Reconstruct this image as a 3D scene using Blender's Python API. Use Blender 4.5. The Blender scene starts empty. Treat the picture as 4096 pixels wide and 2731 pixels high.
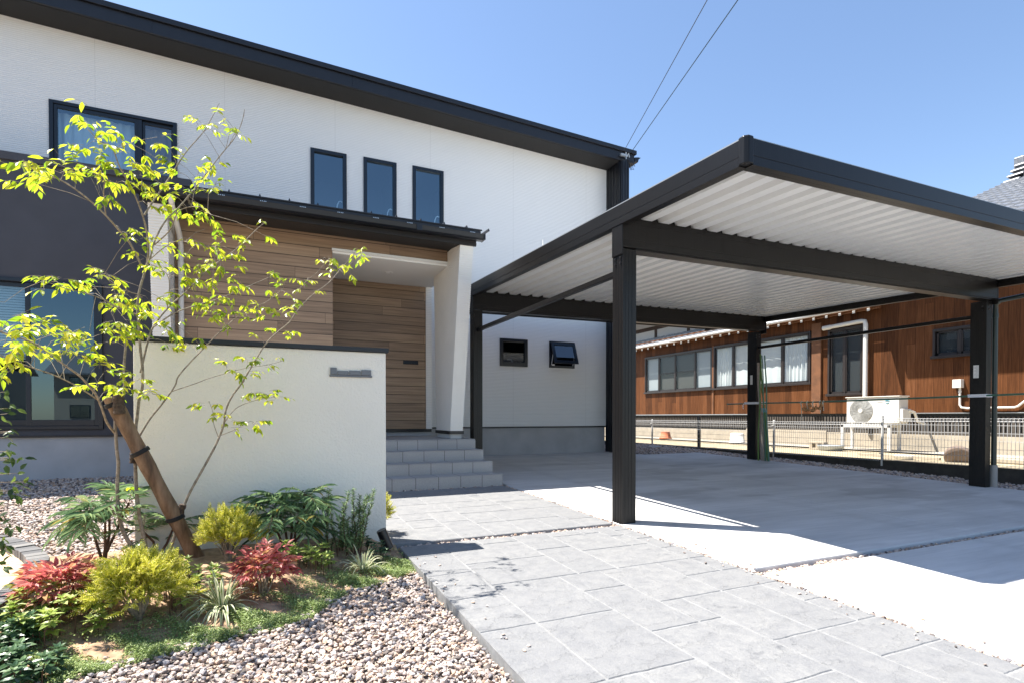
import bpy, math, random
import numpy as np
from mathutils import Vector, Matrix
sc = bpy.context.scene
COL = sc.collection
R = math.radians
rng = np.random.default_rng(7)
random.seed(7)

# ---------------------------------------------------------------- camera
YAW, PITCH, FPX, CX, CY, EYE = 0.42737, -0.012518, 2192.43, 2048.0, 1693.36, 1.1
cam = bpy.data.cameras.new('camera'); co = bpy.data.objects.new('camera', cam); COL.objects.link(co)
co.location = (0, 0, EYE); co.rotation_euler = (R(90) + PITCH, 0, -YAW)
cam.sensor_width = 36; cam.lens = 36 * FPX / 4096; cam.shift_y = (CY - 1365.5) / 4096
cam.clip_start = 0.05; cam.clip_end = 2000
sc.camera = co
# ---------------------------------------------------------------- sky, sun, exposure
SUN_EL, SUN_AZ = R(63), R(53)            # azimuth from +Y towards -X
sd = Vector((-math.sin(SUN_AZ) * math.cos(SUN_EL), math.cos(SUN_AZ) * math.cos(SUN_EL), math.sin(SUN_EL)))
w = bpy.data.worlds.new('World'); sc.world = w; w.use_nodes = True
wt = w.node_tree
sky = wt.nodes.new('ShaderNodeTexSky'); sky.sky_type = 'NISHITA'; sky.sun_disc = False
sky.sun_elevation = SUN_EL; sky.sun_rotation = -SUN_AZ; sky.air_density = 1.0; sky.dust_density = 0.35; sky.ozone_density = 2.0
wt.links.new(sky.outputs[0], wt.nodes['Background'].inputs[0]); wt.nodes['Background'].inputs[1].default_value = 0.088
sl = bpy.data.lights.new('sun', 'SUN'); so = bpy.data.objects.new('sun', sl); COL.objects.link(so)
sl.energy = 4.8; sl.angle = R(0.5); sl.color = (1, 0.955, 0.88)
so.rotation_euler = sd.to_track_quat('Z', 'Y').to_euler()
vs = sc.view_settings; vs.view_transform = 'Standard'; vs.look = 'None'; vs.gamma = 1; vs.exposure = 1.48
sc.cycles.max_bounces = 7; sc.cycles.diffuse_bounces = 4; sc.cycles.transparent_max_bounces = 16
sc.cycles.caustics_reflective = False; sc.cycles.caustics_refractive = False
sc.cycles.use_denoising = True

# ---------------------------------------------------------------- helpers
SG = 0.02649                              # the whole plot rises gently away from the street
def gz(y): return SG * y
cF = np.array([math.sin(YAW) * math.cos(PITCH), math.cos(YAW) * math.cos(PITCH), math.sin(PITCH)])
cR = np.array([math.cos(YAW), -math.sin(YAW), 0.0]); cU = np.cross(cR, cF); cO = np.array([0, 0, EYE])
def ray(x, y): return cF + cR * (x - CX) / FPX + cU * (CY - y) / FPX
def atY(x, y, Y): d = ray(x, y); return cO + d * Y / d[1]      # measured point -> point on a plane of known depth
def atX(x, y, X): d = ray(x, y); return cO + d * X / d[0]

def tag(o, label, cat, group=None, kind=None):
    o['label'] = label; o['category'] = cat
    if group: o['group'] = group
    if kind: o['kind'] = kind
    return o
def wloc(o):
    v = Vector((0, 0, 0))
    while o is not None: v += o.location; o = o.parent
    return v
def thing(name, loc, label, cat, group=None):
    o = bpy.data.objects.new(name, None); COL.objects.link(o); o.location = loc; o.empty_display_size = 0.1
    return tag(o, label, cat, group)
def link(name, me, mats, parent=None, loc=None):
    for m in (mats if isinstance(mats, (list, tuple)) else [mats]): me.materials.append(m)
    o = bpy.data.objects.new(name, me); COL.objects.link(o)
    off = Vector((0, 0, 0))
    if parent is not None: o.parent = parent; off = wloc(parent)
    if loc is not None: o.location = Vector(loc) - off; off = Vector(loc)
    if off.length > 0: me.transform(Matrix.Translation(-off))
    return o
def mesh_np(name, V, F, mi=None, smooth=False):
    V = np.asarray(V, np.float32); F = np.asarray(F, np.int32); k = F.shape[1]
    me = bpy.data.meshes.new(name); me.vertices.add(len(V)); me.vertices.foreach_set('co', V.ravel())
    me.loops.add(F.size); me.loops.foreach_set('vertex_index', F.ravel()); me.polygons.add(len(F))
    me.polygons.foreach_set('loop_start', np.arange(0, F.size, k, dtype=np.int32))
    me.polygons.foreach_set('loop_total', np.full(len(F), k, np.int32))
    if mi is not None: me.polygons.foreach_set('material_index', np.asarray(mi, np.int32))
    me.polygons.foreach_set('use_smooth', np.full(len(F), smooth, bool))
    me.update(calc_edges=True); me.validate(); return me
class MB:
    def __init__(s): s.v = []; s.f = []; s.mi = []; s.sm = []
    def add(s, vs, fs, m=0, sm=False):
        o = len(s.v); s.v += [tuple(map(float, v)) for v in vs]
        for f in fs: s.f.append([i + o for i in f]); s.mi.append(m); s.sm.append(sm)
        return s
    def box(s, x0, x1, y0, y1, z0, z1, m=0):
        return s.hexa([(x0, y0, z0), (x1, y0, z0), (x1, y1, z0), (x0, y1, z0), (x0, y0, z1), (x1, y0, z1), (x1, y1, z1), (x0, y1, z1)], m)
    def hexa(s, p, m=0):
        return s.add(p, [(0, 3, 2, 1), (4, 5, 6, 7), (0, 1, 5, 4), (1, 2, 6, 5), (2, 3, 7, 6), (3, 0, 4, 7)], m)
    def quad(s, a, b, c, d, m=0): return s.add([a, b, c, d], [(0, 1, 2, 3)], m)
    def prism(s, poly, axis, a, b, m=0):
        def P(p, t):
            q = list(p); q.insert(axis, t); return q
        n = len(poly); vs = [P(p, a) for p in poly] + [P(p, b) for p in poly]
        return s.add(vs, [tuple(range(n))[::-1], tuple(range(n, 2 * n))] + [(i, (i + 1) % n, n + (i + 1) % n, n + i) for i in range(n)], m)
    def tube(s, pts, r, n=8, m=0, cap=True, sm=True):
        pts = [np.array(p, float) for p in pts]; k = len(pts)
        rs = r if isinstance(r, (list, tuple, np.ndarray)) else [r] * k
        t0 = pts[1] - pts[0]; up = np.array([0, 0, 1.0]) if abs(t0[2]) < 0.9 * np.linalg.norm(t0) else np.array([1.0, 0, 0])
        vs = []
        for i in range(k):
            t = pts[min(i + 1, k - 1)] - pts[max(i - 1, 0)]; t = t / (np.linalg.norm(t) + 1e-9)
            a = np.cross(up, t); a /= np.linalg.norm(a) + 1e-9; b = np.cross(t, a); up = b if i == 0 else b
            up = np.cross(a, t) * -1 if False else b
            for j in range(n):
                an = 2 * math.pi * j / n; vs.append(pts[i] + rs[i] * (a * math.cos(an) + b * math.sin(an)))
            up = b
        fs = [(i * n + j, i * n + (j + 1) % n, (i + 1) * n + (j + 1) % n, (i + 1) * n + j) for i in range(k - 1) for j in range(n)]
        s.add(vs, fs, m, sm)
        if cap: s.add(vs[:n], [tuple(range(n))[::-1]], m); s.add(vs[-n:], [tuple(range(n))], m)
        return s
    def lathe(s, c, prof, n=20, m=0, sm=True):
        vs = [(c[0] + r * math.cos(2 * math.pi * j / n), c[1] + r * math.sin(2 * math.pi * j / n), c[2] + z) for r, z in prof for j in range(n)]
        s.add(vs, [(i * n + j, i * n + (j + 1) % n, (i + 1) * n + (j + 1) % n, (i + 1) * n + j) for i in range(len(prof) - 1) for j in range(n)], m, sm)
        return s
    def build(s, name, mats, parent=None, bevel=0, loc=None):
        me = bpy.data.meshes.new(name); me.from_pydata(s.v, [], s.f)
        me.polygons.foreach_set('material_index', s.mi); me.polygons.foreach_set('use_smooth', s.sm); me.update()
        o = link(name, me, mats, parent, loc)
        if bevel:
            b = o.modifiers.new('edge', 'BEVEL'); b.width = bevel; b.segments = 2; b.limit_method = 'ANGLE'; b.angle_limit = R(40)
        return o
def nrm(a): return a / (np.linalg.norm(a, axis=-1, keepdims=True) + 1e-9)
# leaf templates: x along, y across, z normal
T_LEAF = (np.array([[0, 0, 0], [.3, .5, .05], [.66, .4, .02], [1, 0, -.14], [.66, -.4, .02], [.3, -.5, .05], [.32, 0, -.04], [.68, 0, -.07]]),
          np.array([[0, 6, 1], [6, 2, 1], [6, 7, 2], [7, 3, 2], [0, 5, 6], [6, 5, 4], [6, 4, 7], [7, 4, 3]]))
T_BLADE = (np.array([[0, 0, 0], [.4, .5, .03], [1, 0, -.1], [.4, -.5, .03]]), np.array([[0, 2, 1], [0, 3, 2]]))
def scatter(T, P, A, N, L, W):
    P = np.asarray(P, float); A = nrm(np.asarray(A, float)); N = np.asarray(N, float); n = len(P)
    L = np.broadcast_to(L, (n,)); W = np.broadcast_to(W, (n,))
    B = nrm(np.cross(N, A)); N = np.cross(A, B); tv, tf = T
    V = P[:, None] + A[:, None] * (L[:, None] * tv[:, 0])[..., None] + B[:, None] * (W[:, None] * tv[:, 1])[..., None] + N[:, None] * (L[:, None] * tv[:, 2])[..., None]
    F = tf[None] + (np.arange(n) * len(tv))[:, None, None]
    return V.reshape(-1, 3), F.reshape(-1, 3)
def rdir(n, zmin=-1, zmax=1):
    z = rng.uniform(zmin, zmax, n); a = rng.uniform(0, 2 * math.pi, n); r = np.sqrt(1 - z * z)
    return np.stack([r * np.cos(a), r * np.sin(a), z], 1)
# ---------------------------------------------------------------- materials
class NT:
    def __init__(s, name):
        s.m = bpy.data.materials.new(name); s.m.use_nodes = True; s.t = s.m.node_tree
        s.b = s.t.nodes['Principled BSDF']; s.out = s.t.nodes['Material Output']
        s._pos = None
    def n(s, typ, ins=None, **at):
        x = s.t.nodes.new('ShaderNode' + typ)
        for k, v in at.items(): setattr(x, k, v)
        for k, v in (ins or {}).items(): s.set(x.inputs[k], v)
        return x
    def set(s, sock, v):
        if isinstance(v, bpy.types.NodeSocket): s.t.links.new(v, sock)
        elif isinstance(v, bpy.types.Node): s.t.links.new(v.outputs[0], sock)
        else:
            if isinstance(v, (tuple, list)) and sock.type == 'RGBA' and len(v) == 3: v = (*v, 1)
            sock.default_value = v
    def P(s, **kw):
        for k, v in kw.items(): s.set(s.b.inputs[k.replace('_', ' ')], v)
    @property
    def pos(s):
        if s._pos is None: s._pos = s.n('NewGeometry').outputs['Position']
        return s._pos
    def xyz(s):
        x = s.n('SeparateXYZ', {0: s.pos}); return x.outputs[0], x.outputs[1], x.outputs[2]
    def ma(s, op, a, b=0.0, c=None):
        ins = {0: a, 1: b}
        if c is not None: ins[2] = c
        return s.n('Math', ins, operation=op).outputs[0]
    def sc(s, sx, sy, sz, src=None): return s.n('Mapping', {0: src or s.pos, 3: (sx, sy, sz)}).outputs[0]
    def noise(s, vec=None, scale=5, detail=4, rough=.55): return s.n('TexNoise', {'Vector': vec or s.pos, 'Scale': scale, 'Detail': detail, 'Roughness': rough}).outputs[0]
    def ramp(s, f, stops):
        r = s.n('ValToRGB', {0: f}); e = r.color_ramp.elements
        while len(e) < len(stops): e.new(0.5)
        for x, (p, c) in zip(e, stops): x.position = p; x.color = (*c, 1) if len(c) == 3 else c
        return r.outputs[0]
    def mix(s, f, a, b, mode='MIX'):
        x = s.n('Mix', {0: f, 6: a, 7: b}, data_type='RGBA', blend_type=mode); return x.outputs[2]
    def bump(s, h, strength=.3, dist=.01):
        s.P(Normal=s.n('Bump', {'Height': h, 'Strength': strength, 'Distance': dist}).outputs[0])
def g3(v): return (v, v, v)
def plain(name, c, rough=.5, spec=.5, metal=0, noise=0.0, nscale=6, bump=0, bscale=200):
    t = NT(name); t.P(Roughness=rough, Metallic=metal); t.b.inputs['Specular IOR Level'].default_value = spec
    if noise:
        f = t.noise(scale=nscale, detail=6); t.P(Base_Color=t.ramp(f, [(.3, tuple(x * (1 - noise) for x in c)), (.7, tuple(min(1, x * (1 + noise)) for x in c))]))
    else: t.P(Base_Color=c)
    if bump: t.bump(t.noise(scale=bscale, detail=3), bump, .006)
    return t.m
def siding(name, c, pitch=.03, x0=-.57, dx=1.83, joints=True, axis=0):
    t = NT(name); X = t.xyz(); z = X[2]
    wob = t.noise(t.sc(1.2, 1.2, 9), 1.0, 3); zz = t.ma('ADD', z, t.ma('MULTIPLY', wob, .022))
    sn = t.ma('SINE', t.ma('MULTIPLY', zz, 2 * math.pi / pitch))
    gro = t.ma('POWER', t.ma('MULTIPLY_ADD', sn, .5, .5), .5)
    t.bump(gro, .75, .005)
    dirt = t.noise(t.sc(.5, .5, .25), 1.5, 4)
    col = t.mix(dirt, tuple(x * .96 for x in c), c)
    col = t.mix(t.ramp(gro, [(0, g3(1)), (.45, g3(0))]), col, tuple(x * .8 for x in c))
    if joints:
        fx = t.ma('FRACT', t.ma('ADD', t.ma('DIVIDE', t.ma('SUBTRACT', X[axis], x0), dx), 100.0))
        j = t.ma('LESS_THAN', fx, .008 / dx); col = t.mix(j, col, tuple(x * .82 for x in c))
    t.P(Base_Color=col, Roughness=.6); return t.m
def planks(name, cols, pitch, axis, length, z0=0.0, groove=.06, vertical=False, rough=.55):
    # boards: rows stacked along z (or along `axis` when vertical)
    t = NT(name); X = t.xyz(); u, v = (X[axis], X[2]) if not vertical else (X[2], X[axis])
    vv = t.ma('DIVIDE', t.ma('SUBTRACT', v, z0), pitch); row = t.ma('FLOOR', vv); fr = t.ma('FRACT', t.ma('ADD', vv, 100))
    rn = t.n('TexWhiteNoise', {'W': row}, noise_dimensions='1D').outputs[0]
    uu = t.ma('ADD', t.ma('DIVIDE', u, length), t.ma('MULTIPLY', rn, 3.7)); seg = t.ma('FLOOR', uu); su = t.ma('FRACT', t.ma('ADD', uu, 100))
    cv = t.n('CombineXYZ', {0: row, 1: seg}).outputs[0]
    wn = t.n('TexWhiteNoise', {'Vector': cv}, noise_dimensions='2D').outputs[0]
    off = t.n('CombineXYZ', {0: t.ma('MULTIPLY', wn, 40), 1: 0.0, 2: t.ma('MULTIPLY', wn, 17)}).outputs[0]
    st = [1.5, 1.5, 38]
    if vertical: st = [45, 45, 2.2]
    gv = t.n('VectorMath', {0: t.sc(*st), 1: off}, operation='ADD').outputs[0]
    gr = t.noise(gv, 1.0, 5, .6)
    f = t.ma('ADD', t.ma('MULTIPLY', wn, .26), t.ma('MULTIPLY', gr, .74))
    col = t.ramp(f, [(.22 + .56 * i / (len(cols) - 1), c) for i, c in enumerate(cols)])
    gl = t.ma('LESS_THAN', t.ma('ABSOLUTE', t.ma('SUBTRACT', fr, .5)), .5 - groove / 2)
    jl = t.ma('GREATER_THAN', su, .004 / length)
    col = t.mix(t.ma('MULTIPLY', gl, jl), tuple(x * .42 for x in cols[0]), col)
    t.P(Base_Color=col, Roughness=rough); t.bump(t.ma('MULTIPLY_ADD', gr, .25, gl), .5, .004); return t.m
def foliage(name, stops, trans=.45, rough=.45, tb=None):
    t = NT(name); g = t.n('NewGeometry'); rp = g.outputs['Random Per Island']
    col = t.ramp(rp, stops); t.P(Base_Color=col, Roughness=rough)
    tr = t.n('BsdfTranslucent', {0: t.mix(1.0, col, tb, 'MULTIPLY') if tb else col})
    mx = t.n('MixShader', {0: trans, 1: t.b.outputs[0], 2: tr.outputs[0]})
    t.t.links.new(mx.outputs[0], t.out.inputs[0]); return t.m
def stones(name, stops, rough=.75):
    t = NT(name); rp = t.n('NewGeometry').outputs['Random Per Island']
    n = t.noise(scale=90, detail=3); c = t.ramp(rp, stops)
    t.P(Base_Color=t.mix(t.ma('MULTIPLY', n, .35), c, (.18, .14, .11)), Roughness=rough); return t.m
def glassy(name, tint=(.55, .62, .66), ior=1.75, rough=0.0, gc=(.9, .95, 1)):
    t = NT(name); f0 = ((ior - 1) / (ior + 1)) ** 2; fc = t.n('LayerWeight', {0: .5}).outputs['Facing']; fr = t.n('Math', {0: t.ma('POWER', fc, 5.0), 1: 1 - f0, 2: f0}, operation='MULTIPLY_ADD'); gl = t.n('BsdfGlossy', {0: (*gc, 1), 1: rough}); tr = t.n('BsdfTransparent', {0: (*tint, 1)})
    mx = t.n('MixShader', {0: fr.outputs[0], 1: tr.outputs[0], 2: gl.outputs[0]}); t.t.links.new(mx.outputs[0], t.out.inputs[0]); return t.m

M = {}
M['siding'] = siding('white_siding', (.80, .80, .79))
M['siding_y'] = siding('cream_siding', (.82, .80, .76), joints=False)
M['black'] = plain('black_trim', (.006, .007, .010), .35)
M['frame'] = plain('window_black', (.004, .008, .016), .3)  # slight navy puts the sky's reflection into the black frame colour
M['roofmetal'] = plain('dark_roof_metal', (.009, .010, .014), .38, noise=.15)
M['soffit'] = plain('dark_soffit', (.014, .0125, .012), .7, noise=.1, nscale=30)
M['slate'] = plain('slate_render', (.058, .060, .072), .8, noise=.08, nscale=3, bump=.25, bscale=160)
M['found'] = plain('foundation_render', (.40, .40, .41), .85, noise=.10, nscale=2.5, bump=.2, bscale=120)
M['gatewall'] = plain('ivory_render', (.82, .775, .68), .85, noise=.03, nscale=2, bump=.9, bscale=70)
M['wood'] = planks('wood_siding', [(.150, .100, .064), (.25, .166, .103), (.34, .228, .143), (.45, .315, .20)], .1515, 0, 1.82, z0=.887)
M['whiteceil'] = plain('porch_ceiling_white', (.80, .79, .76), .7)
M['cream'] = plain('cream_pipe', (.72, .69, .63), .4)
M['glass'] = glassy('window_glass', (.58, .72, .80), ior=2.7, gc=(.68, .88, 1))
M['nglass'] = glassy('old_window_glass', (.80, .84, .84), ior=1.42)
M['glass2'] = glassy('lower_window_glass', (.45, .56, .62), ior=2.15, gc=(.62, .86, 1))
M['dglass'] = glassy('dark_glass', (.30, .34, .38), ior=2.3)
M['interior'] = plain('room_shell', (.24, .27, .30), .9)
M['interiord'] = plain('room_shell_dark', (.045, .05, .055), .9)
M['curtain'] = plain('sheer_curtain', (.86, .87, .87), .9)
M['steel'] = plain('bright_steel', (.65, .66, .66), .35, metal=.9)
M['white'] = plain('white_plastic', (.78, .77, .74), .4)
M['handle'] = plain('window_handle_white', (.85, .85, .85), .4)
t = NT('stair_tile'); X = t.xyz()
fx = t.ma('FRACT', t.ma('ADD', t.ma('DIVIDE', t.ma('SUBTRACT', X[0], 2.645), .2985), 50)); jl = t.ma('LESS_THAN', fx, .02)
n1 = t.noise(t.sc(30, 30, 30), 3, 6, .7); n2 = t.noise(scale=1.5, detail=3)
tc = t.ramp(t.ma('ADD', t.ma('MULTIPLY', n1, .7), t.ma('MULTIPLY', n2, .3)), [(.35, (.31, .30, .29)), (.65, (.44, .425, .41))])
t.P(Base_Color=t.mix(jl, tc, (.06, .055, .052)), Roughness=.7); t.bump(t.ma('MULTIPLY_ADD', n1, .3, t.ma('SUBTRACT', 1.0, jl)), .4, .003); M['tile'] = t.m
t = NT('carport_aluminium'); X = t.xyz(); n = t.noise(t.sc(40, 40, 1.5), 3, 5)
t.P(Base_Color=t.ramp(n, [(.3, (.0065, .006, .0062)), (.7, (.0115, .0108, .0108))]), Roughness=.34, Metallic=.0); t.b.inputs['Specular IOR Level'].default_value = .3; M['alu'] = t.m
M['deck'] = plain('roof_deck_white', (.70, .71, .71), .3, noise=.03)
# concrete
def concrete(name, c, s=1.0):
    t = NT(name); n1 = t.noise(t.sc(.35, 1.6, 1), 1.2, 7, .62); n2 = t.noise(scale=60, detail=3)
    n3 = t.noise(t.sc(.5, 1.1, 1), .9, 3); st = t.ramp(n3, [(.57, g3(0)), (.62, g3(1))])
    col = t.ramp(n1, [(.3, tuple(x * .70 for x in c)), (.70, tuple(x * 1.08 for x in c))]); n5 = t.noise(t.sc(.8, 14, 1), 1.5, 6, .65); col = t.mix(t.ramp(n5, [(.45, g3(0)), (.7, g3(.35))]), col, tuple(x * .6 for x in c))
    col = t.mix(t.ma('MULTIPLY', st, .3 * s), col, (.20, .19, .18))
    xx = t.xyz()[0]; tyre = 0.0
    for q in (4.05, 5.45, 6.75, 8.15): tyre = t.ma('ADD', tyre, t.ma('SMOOTH_MIN', 1.0, t.ma('MAXIMUM', t.ma('SUBTRACT', 1.0, t.ma('MULTIPLY', t.ma('ABSOLUTE', t.ma('SUBTRACT', xx, q)), 7.0)), 0.0), .3))
    col = t.mix(t.ma('MULTIPLY', t.ma('MULTIPLY', tyre, t.noise(t.sc(3, .5, 1), 2, 5)), .22), col, (.22, .21, .20))
    t.P(Base_Color=col, Roughness=.8); t.bump(t.ma('MULTIPLY_ADD', n2, .4, t.noise(t.sc(60, 2, 1), 3, 3)), .12, .003); return t.m
M['concrete'] = concrete('driveway_concrete', (.62, .61, .60))
M['kerbconc'] = concrete('old_concrete', (.40, .37, .32)); M['kerbdark'] = plain('dirty_shaded_block', (.05, .045, .04), .9, noise=.3, nscale=8)  # kerb block colour holds dirt plus the carport's shade
t = NT('stamped_concrete'); rp = t.n('NewGeometry').outputs['Random Per Island']
n1 = t.noise(scale=11, detail=8, rough=.7); n2 = t.noise(t.sc(4.5, 8, 4), 1.6, 5, .6); n3 = t.noise(scale=75, detail=4, rough=.75)
vo = t.n('TexVoronoi', {'Vector': t.n('VectorMath', {0: t.sc(2.4, 3.4, 2), 1: t.n('CombineXYZ', {0: t.ma('MULTIPLY', rp, 30), 1: n1}).outputs[0]}, operation='ADD').outputs[0], 'Scale': 1.5}, feature='DISTANCE_TO_EDGE').outputs[0]
f = t.ma('ADD', t.ma('MULTIPLY', n1, .6), t.ma('MULTIPLY', n3, .4))
c = t.ramp(f, [(.30, (.135, .138, .147)), (.46, (.195, .196, .20)), (.60, (.24, .238, .235))])
bl = t.ma('MULTIPLY', t.ramp(n2, [(.60, g3(0)), (.67, g3(1))]), t.ramp(vo, [(.02, g3(1)), (.16, g3(0))]))
c = t.mix(t.ma('MULTIPLY', bl, .5), c, (.085, .09, .10))
c = t.mix(t.ma('MULTIPLY', rp, .35), c, (.17, .172, .18))
t.P(Base_Color=c, Roughness=.75)
t.bump(t.ma('ADD', t.ma('MULTIPLY', n3, .5), t.ma('ADD', t.ma('MULTIPLY', n1, 1.2), t.ramp(vo, [(0, g3(0)), (.05, g3(.2))]))), .7, .009); M['stamp'] = t.m
M['groove'] = plain('stamped_groove', (.235, .235, .235), .9, noise=.2, nscale=30)
M['gravel'] = stones('crushed_gravel', [(0, (.08, .07, .065)), (.14, (.24, .19, .17)), (.30, (.49, .385, .33)), (.46, (.63, .54, .48)), (.58, (.46, .30, .205)), (.70, (.58, .44, .33)), (.84, (.74, .66, .61)), (.92, (.30, .28, .29)), (1, (.17, .165, .18))])
M['gravelbed'] = plain('gravel_bed', (.24, .21, .18), .95, noise=.5, nscale=60, bump=1, bscale=70)
M['soil'] = plain('garden_soil', (.36, .235, .145), .95, noise=.4, nscale=18, bump=1, bscale=45)
M['sand'] = plain('sandy_soil', (.56, .40, .25), .95, noise=.25, nscale=10, bump=1, bscale=50)
M['yard'] = plain('yard_earth', (.36, .30, .20), .95, noise=.3, nscale=4, bump=.8, bscale=40)
M['asphalt'] = plain('street_asphalt', (.12, .12, .12), .9, noise=.25, nscale=20)
M['bark'] = plain('pale_bark', (.26, .215, .16), .8, noise=.45, nscale=45, bump=.5, bscale=90)
t = NT('peeled_log'); n = t.noise(t.sc(14, 14, 3), 1.5, 6, .6); t.P(Base_Color=t.ramp(n, [(.3, (.055, .030, .016)), (.48, (.15, .088, .048)), (.7, (.28, .18, .11))]), Roughness=.75); t.bump(n, .4, .006); M['log'] = t.m
M['burlap'] = plain('burlap_wrap', (.075, .05, .035), .95, noise=.5, nscale=60, bump=1, bscale=150)
M['rope'] = plain('black_rope', (.012, .012, .013), .8)
# neighbour
M['redwood'] = planks('cedar_boards', [(.035, .014, .006), (.085, .032, .012), (.135, .051, .019), (.20, .083, .036)], .19, 1, 6.0, groove=.022, vertical=True)
bpy.data.materials['cedar_boards'].node_tree.nodes['Principled BSDF'].inputs['Specular IOR Level'].default_value = .12
M['darkwood'] = plain('dark_timber', (.045, .022, .014), .7, noise=.3)
M['midwood'] = plain('rafter_timber', (.17, .07, .028), .7, noise=.25)
M['plaster'] = plain('neighbour_plaster', (.62, .62, .60), .9)
M['nbframe'] = plain('bronze_frame', (.030, .024, .022), .4)
M['fconc'] = plain('foundation_beige', (.42, .365, .285), .9, noise=.12)
t = NT('kawara_tile'); n = t.noise(scale=9, detail=3); t.P(Base_Color=t.ramp(n, [(.3, (.12, .125, .135)), (.7, (.21, .215, .23))]), Roughness=.28); M['tileroof'] = t.m
M['wire'] = plain('galvanised_wire', (.47, .47, .47), .5)
M['postw'] = plain('fence_post_paint', (.58, .57, .55), .5, noise=.1, nscale=30)
M['terracotta'] = plain('terracotta', (.50, .16, .07), .7, noise=.1)
M['acwhite'] = plain('ac_casing', (.72, .70, .64), .4)
M['acgrill'] = plain('ac_grille', (.45, .45, .43), .5)
M['blue'] = plain('pale_blue_mark', (.12, .42, .55), .5)
M['greyink'] = plain('grey_print', (.35, .35, .36), .6)
M['greenpole'] = plain('green_garden_pole', (.06, .15, .10), .4)
M['bamboo'] = plain('dry_bamboo', (.34, .28, .24), .6, noise=.2, nscale=25)
M['greenbam'] = plain('green_bamboo', (.10, .20, .035), .5, noise=.2, nscale=25)
M['pipegreen'] = plain('dark_green_pipe', (.012, .022, .020), .3)
M['greypipe'] = plain('grey_sleeve', (.30, .28, .26), .6)
M['tape'] = plain('white_tape', (.75, .75, .78), .6)
M['zinc'] = plain('zinc_basin', (.42, .45, .47), .4, metal=.5)
M['dried'] = plain('dried_onion', (.40, .20, .08), .7, noise=.4, nscale=40)
M['paleb'] = plain('pale_string', (.6, .55, .45), .8)
t = NT('planter_brick'); rp = t.n('NewGeometry').outputs['Random Per Island']; n = t.noise(scale=40, detail=4)
t.P(Base_Color=t.mix(t.ma('MULTIPLY', n, .5), t.ramp(rp, [(0, (.08, .08, .085)), (.5, (.15, .148, .15)), (1, (.22, .21, .20))]), (.07, .065, .06)), Roughness=.8); t.bump(n, .5, .005); M['brick'] = t.m
M['gutterw'] = plain('pale_gutter', (.70, .70, .70), .35)
M['kerbconc2'] = plain('brown_stone', (.20, .15, .12), .9, noise=.2)
M['greypipe2'] = plain('drain_grey', (.40, .40, .41), .7)
M['nbpaper'] = plain('paper_screen', (.50, .52, .55), .9); M['nbscreen'] = plain('insect_screen', (.10, .095, .09), .9); M['fconc2'] = plain('vent_slat', (.075, .065, .055), .9)
M['oppw'] = plain('opposite_render_pale', (.46, .46, .45), .9); M['oppb'] = plain('opposite_render_beige', (.34, .30, .25), .9)
# foliage colours
M['l_tree'] = foliage('ash_leaf', [(0, (.15, .24, .02)), (.3, (.30, .36, .022)), (.7, (.46, .45, .03)), (1, (.56, .49, .05))], .6, .32, tb=(1.2, 1.38, 1.0))
M['l_gold'] = foliage('golden_cypress_spray', [(0, (.26, .30, .03)), (.3, (.54, .54, .05)), (.7, (.76, .71, .13)), (1, (.85, .80, .36))], .45)
M['l_red'] = foliage('nandina_red', [(0, (.38, .08, .08)), (.35, (.60, .16, .155)), (.7, (.74, .29, .25)), (.9, (.72, .38, .2)), (1, (.48, .42, .12))], .45)
M['l_redgreen'] = foliage('nandina_green', [(0, (.14, .20, .03)), (.5, (.32, .34, .05)), (.8, (.45, .24, .06)), (1, (.42, .13, .07))], .45)
M['l_mah'] = foliage('mahonia_leaf', [(0, (.08, .15, .075)), (.55, (.19, .30, .14)), (.96, (.36, .47, .22)), (1, (.50, .34, .05))], .38, .28)
M['l_ros'] = foliage('rosemary_needle', [(0, (.08, .14, .06)), (.6, (.20, .31, .12)), (1, (.36, .47, .20))], .25)
M['l_lime'] = foliage('lime_rosette', [(0, (.20, .30, .05)), (.6, (.42, .50, .11)), (1, (.58, .62, .22))], .4)
M['l_dark'] = foliage('dark_rosette', [(0, (.03, .07, .03)), (.6, (.08, .15, .07)), (1, (.18, .27, .12))], .25, .3)
M['l_thyme'] = foliage('thyme_mat', [(0, (.11, .17, .05)), (.5, (.28, .37, .11)), (1, (.48, .56, .24))], .3)
M['l_dry'] = foliage('dry_leaf', [(0, (.16, .08, .035)), (.6, (.30, .18, .08)), (1, (.45, .30, .14))], .2)
M['l_sap'] = foliage('sapling_leaf', [(0, (.02, .05, .012)), (.7, (.06, .11, .022)), (1, (.17, .25, .05))], .4)
M['cream_leaf'] = foliage('cream_margin', [(0, (.66, .65, .40)), (1, (.82, .80, .60))], .35)
M['green_leaf'] = foliage('strap_green', [(0, (.10, .19, .04)), (1, (.22, .32, .08))], .35)

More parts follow.
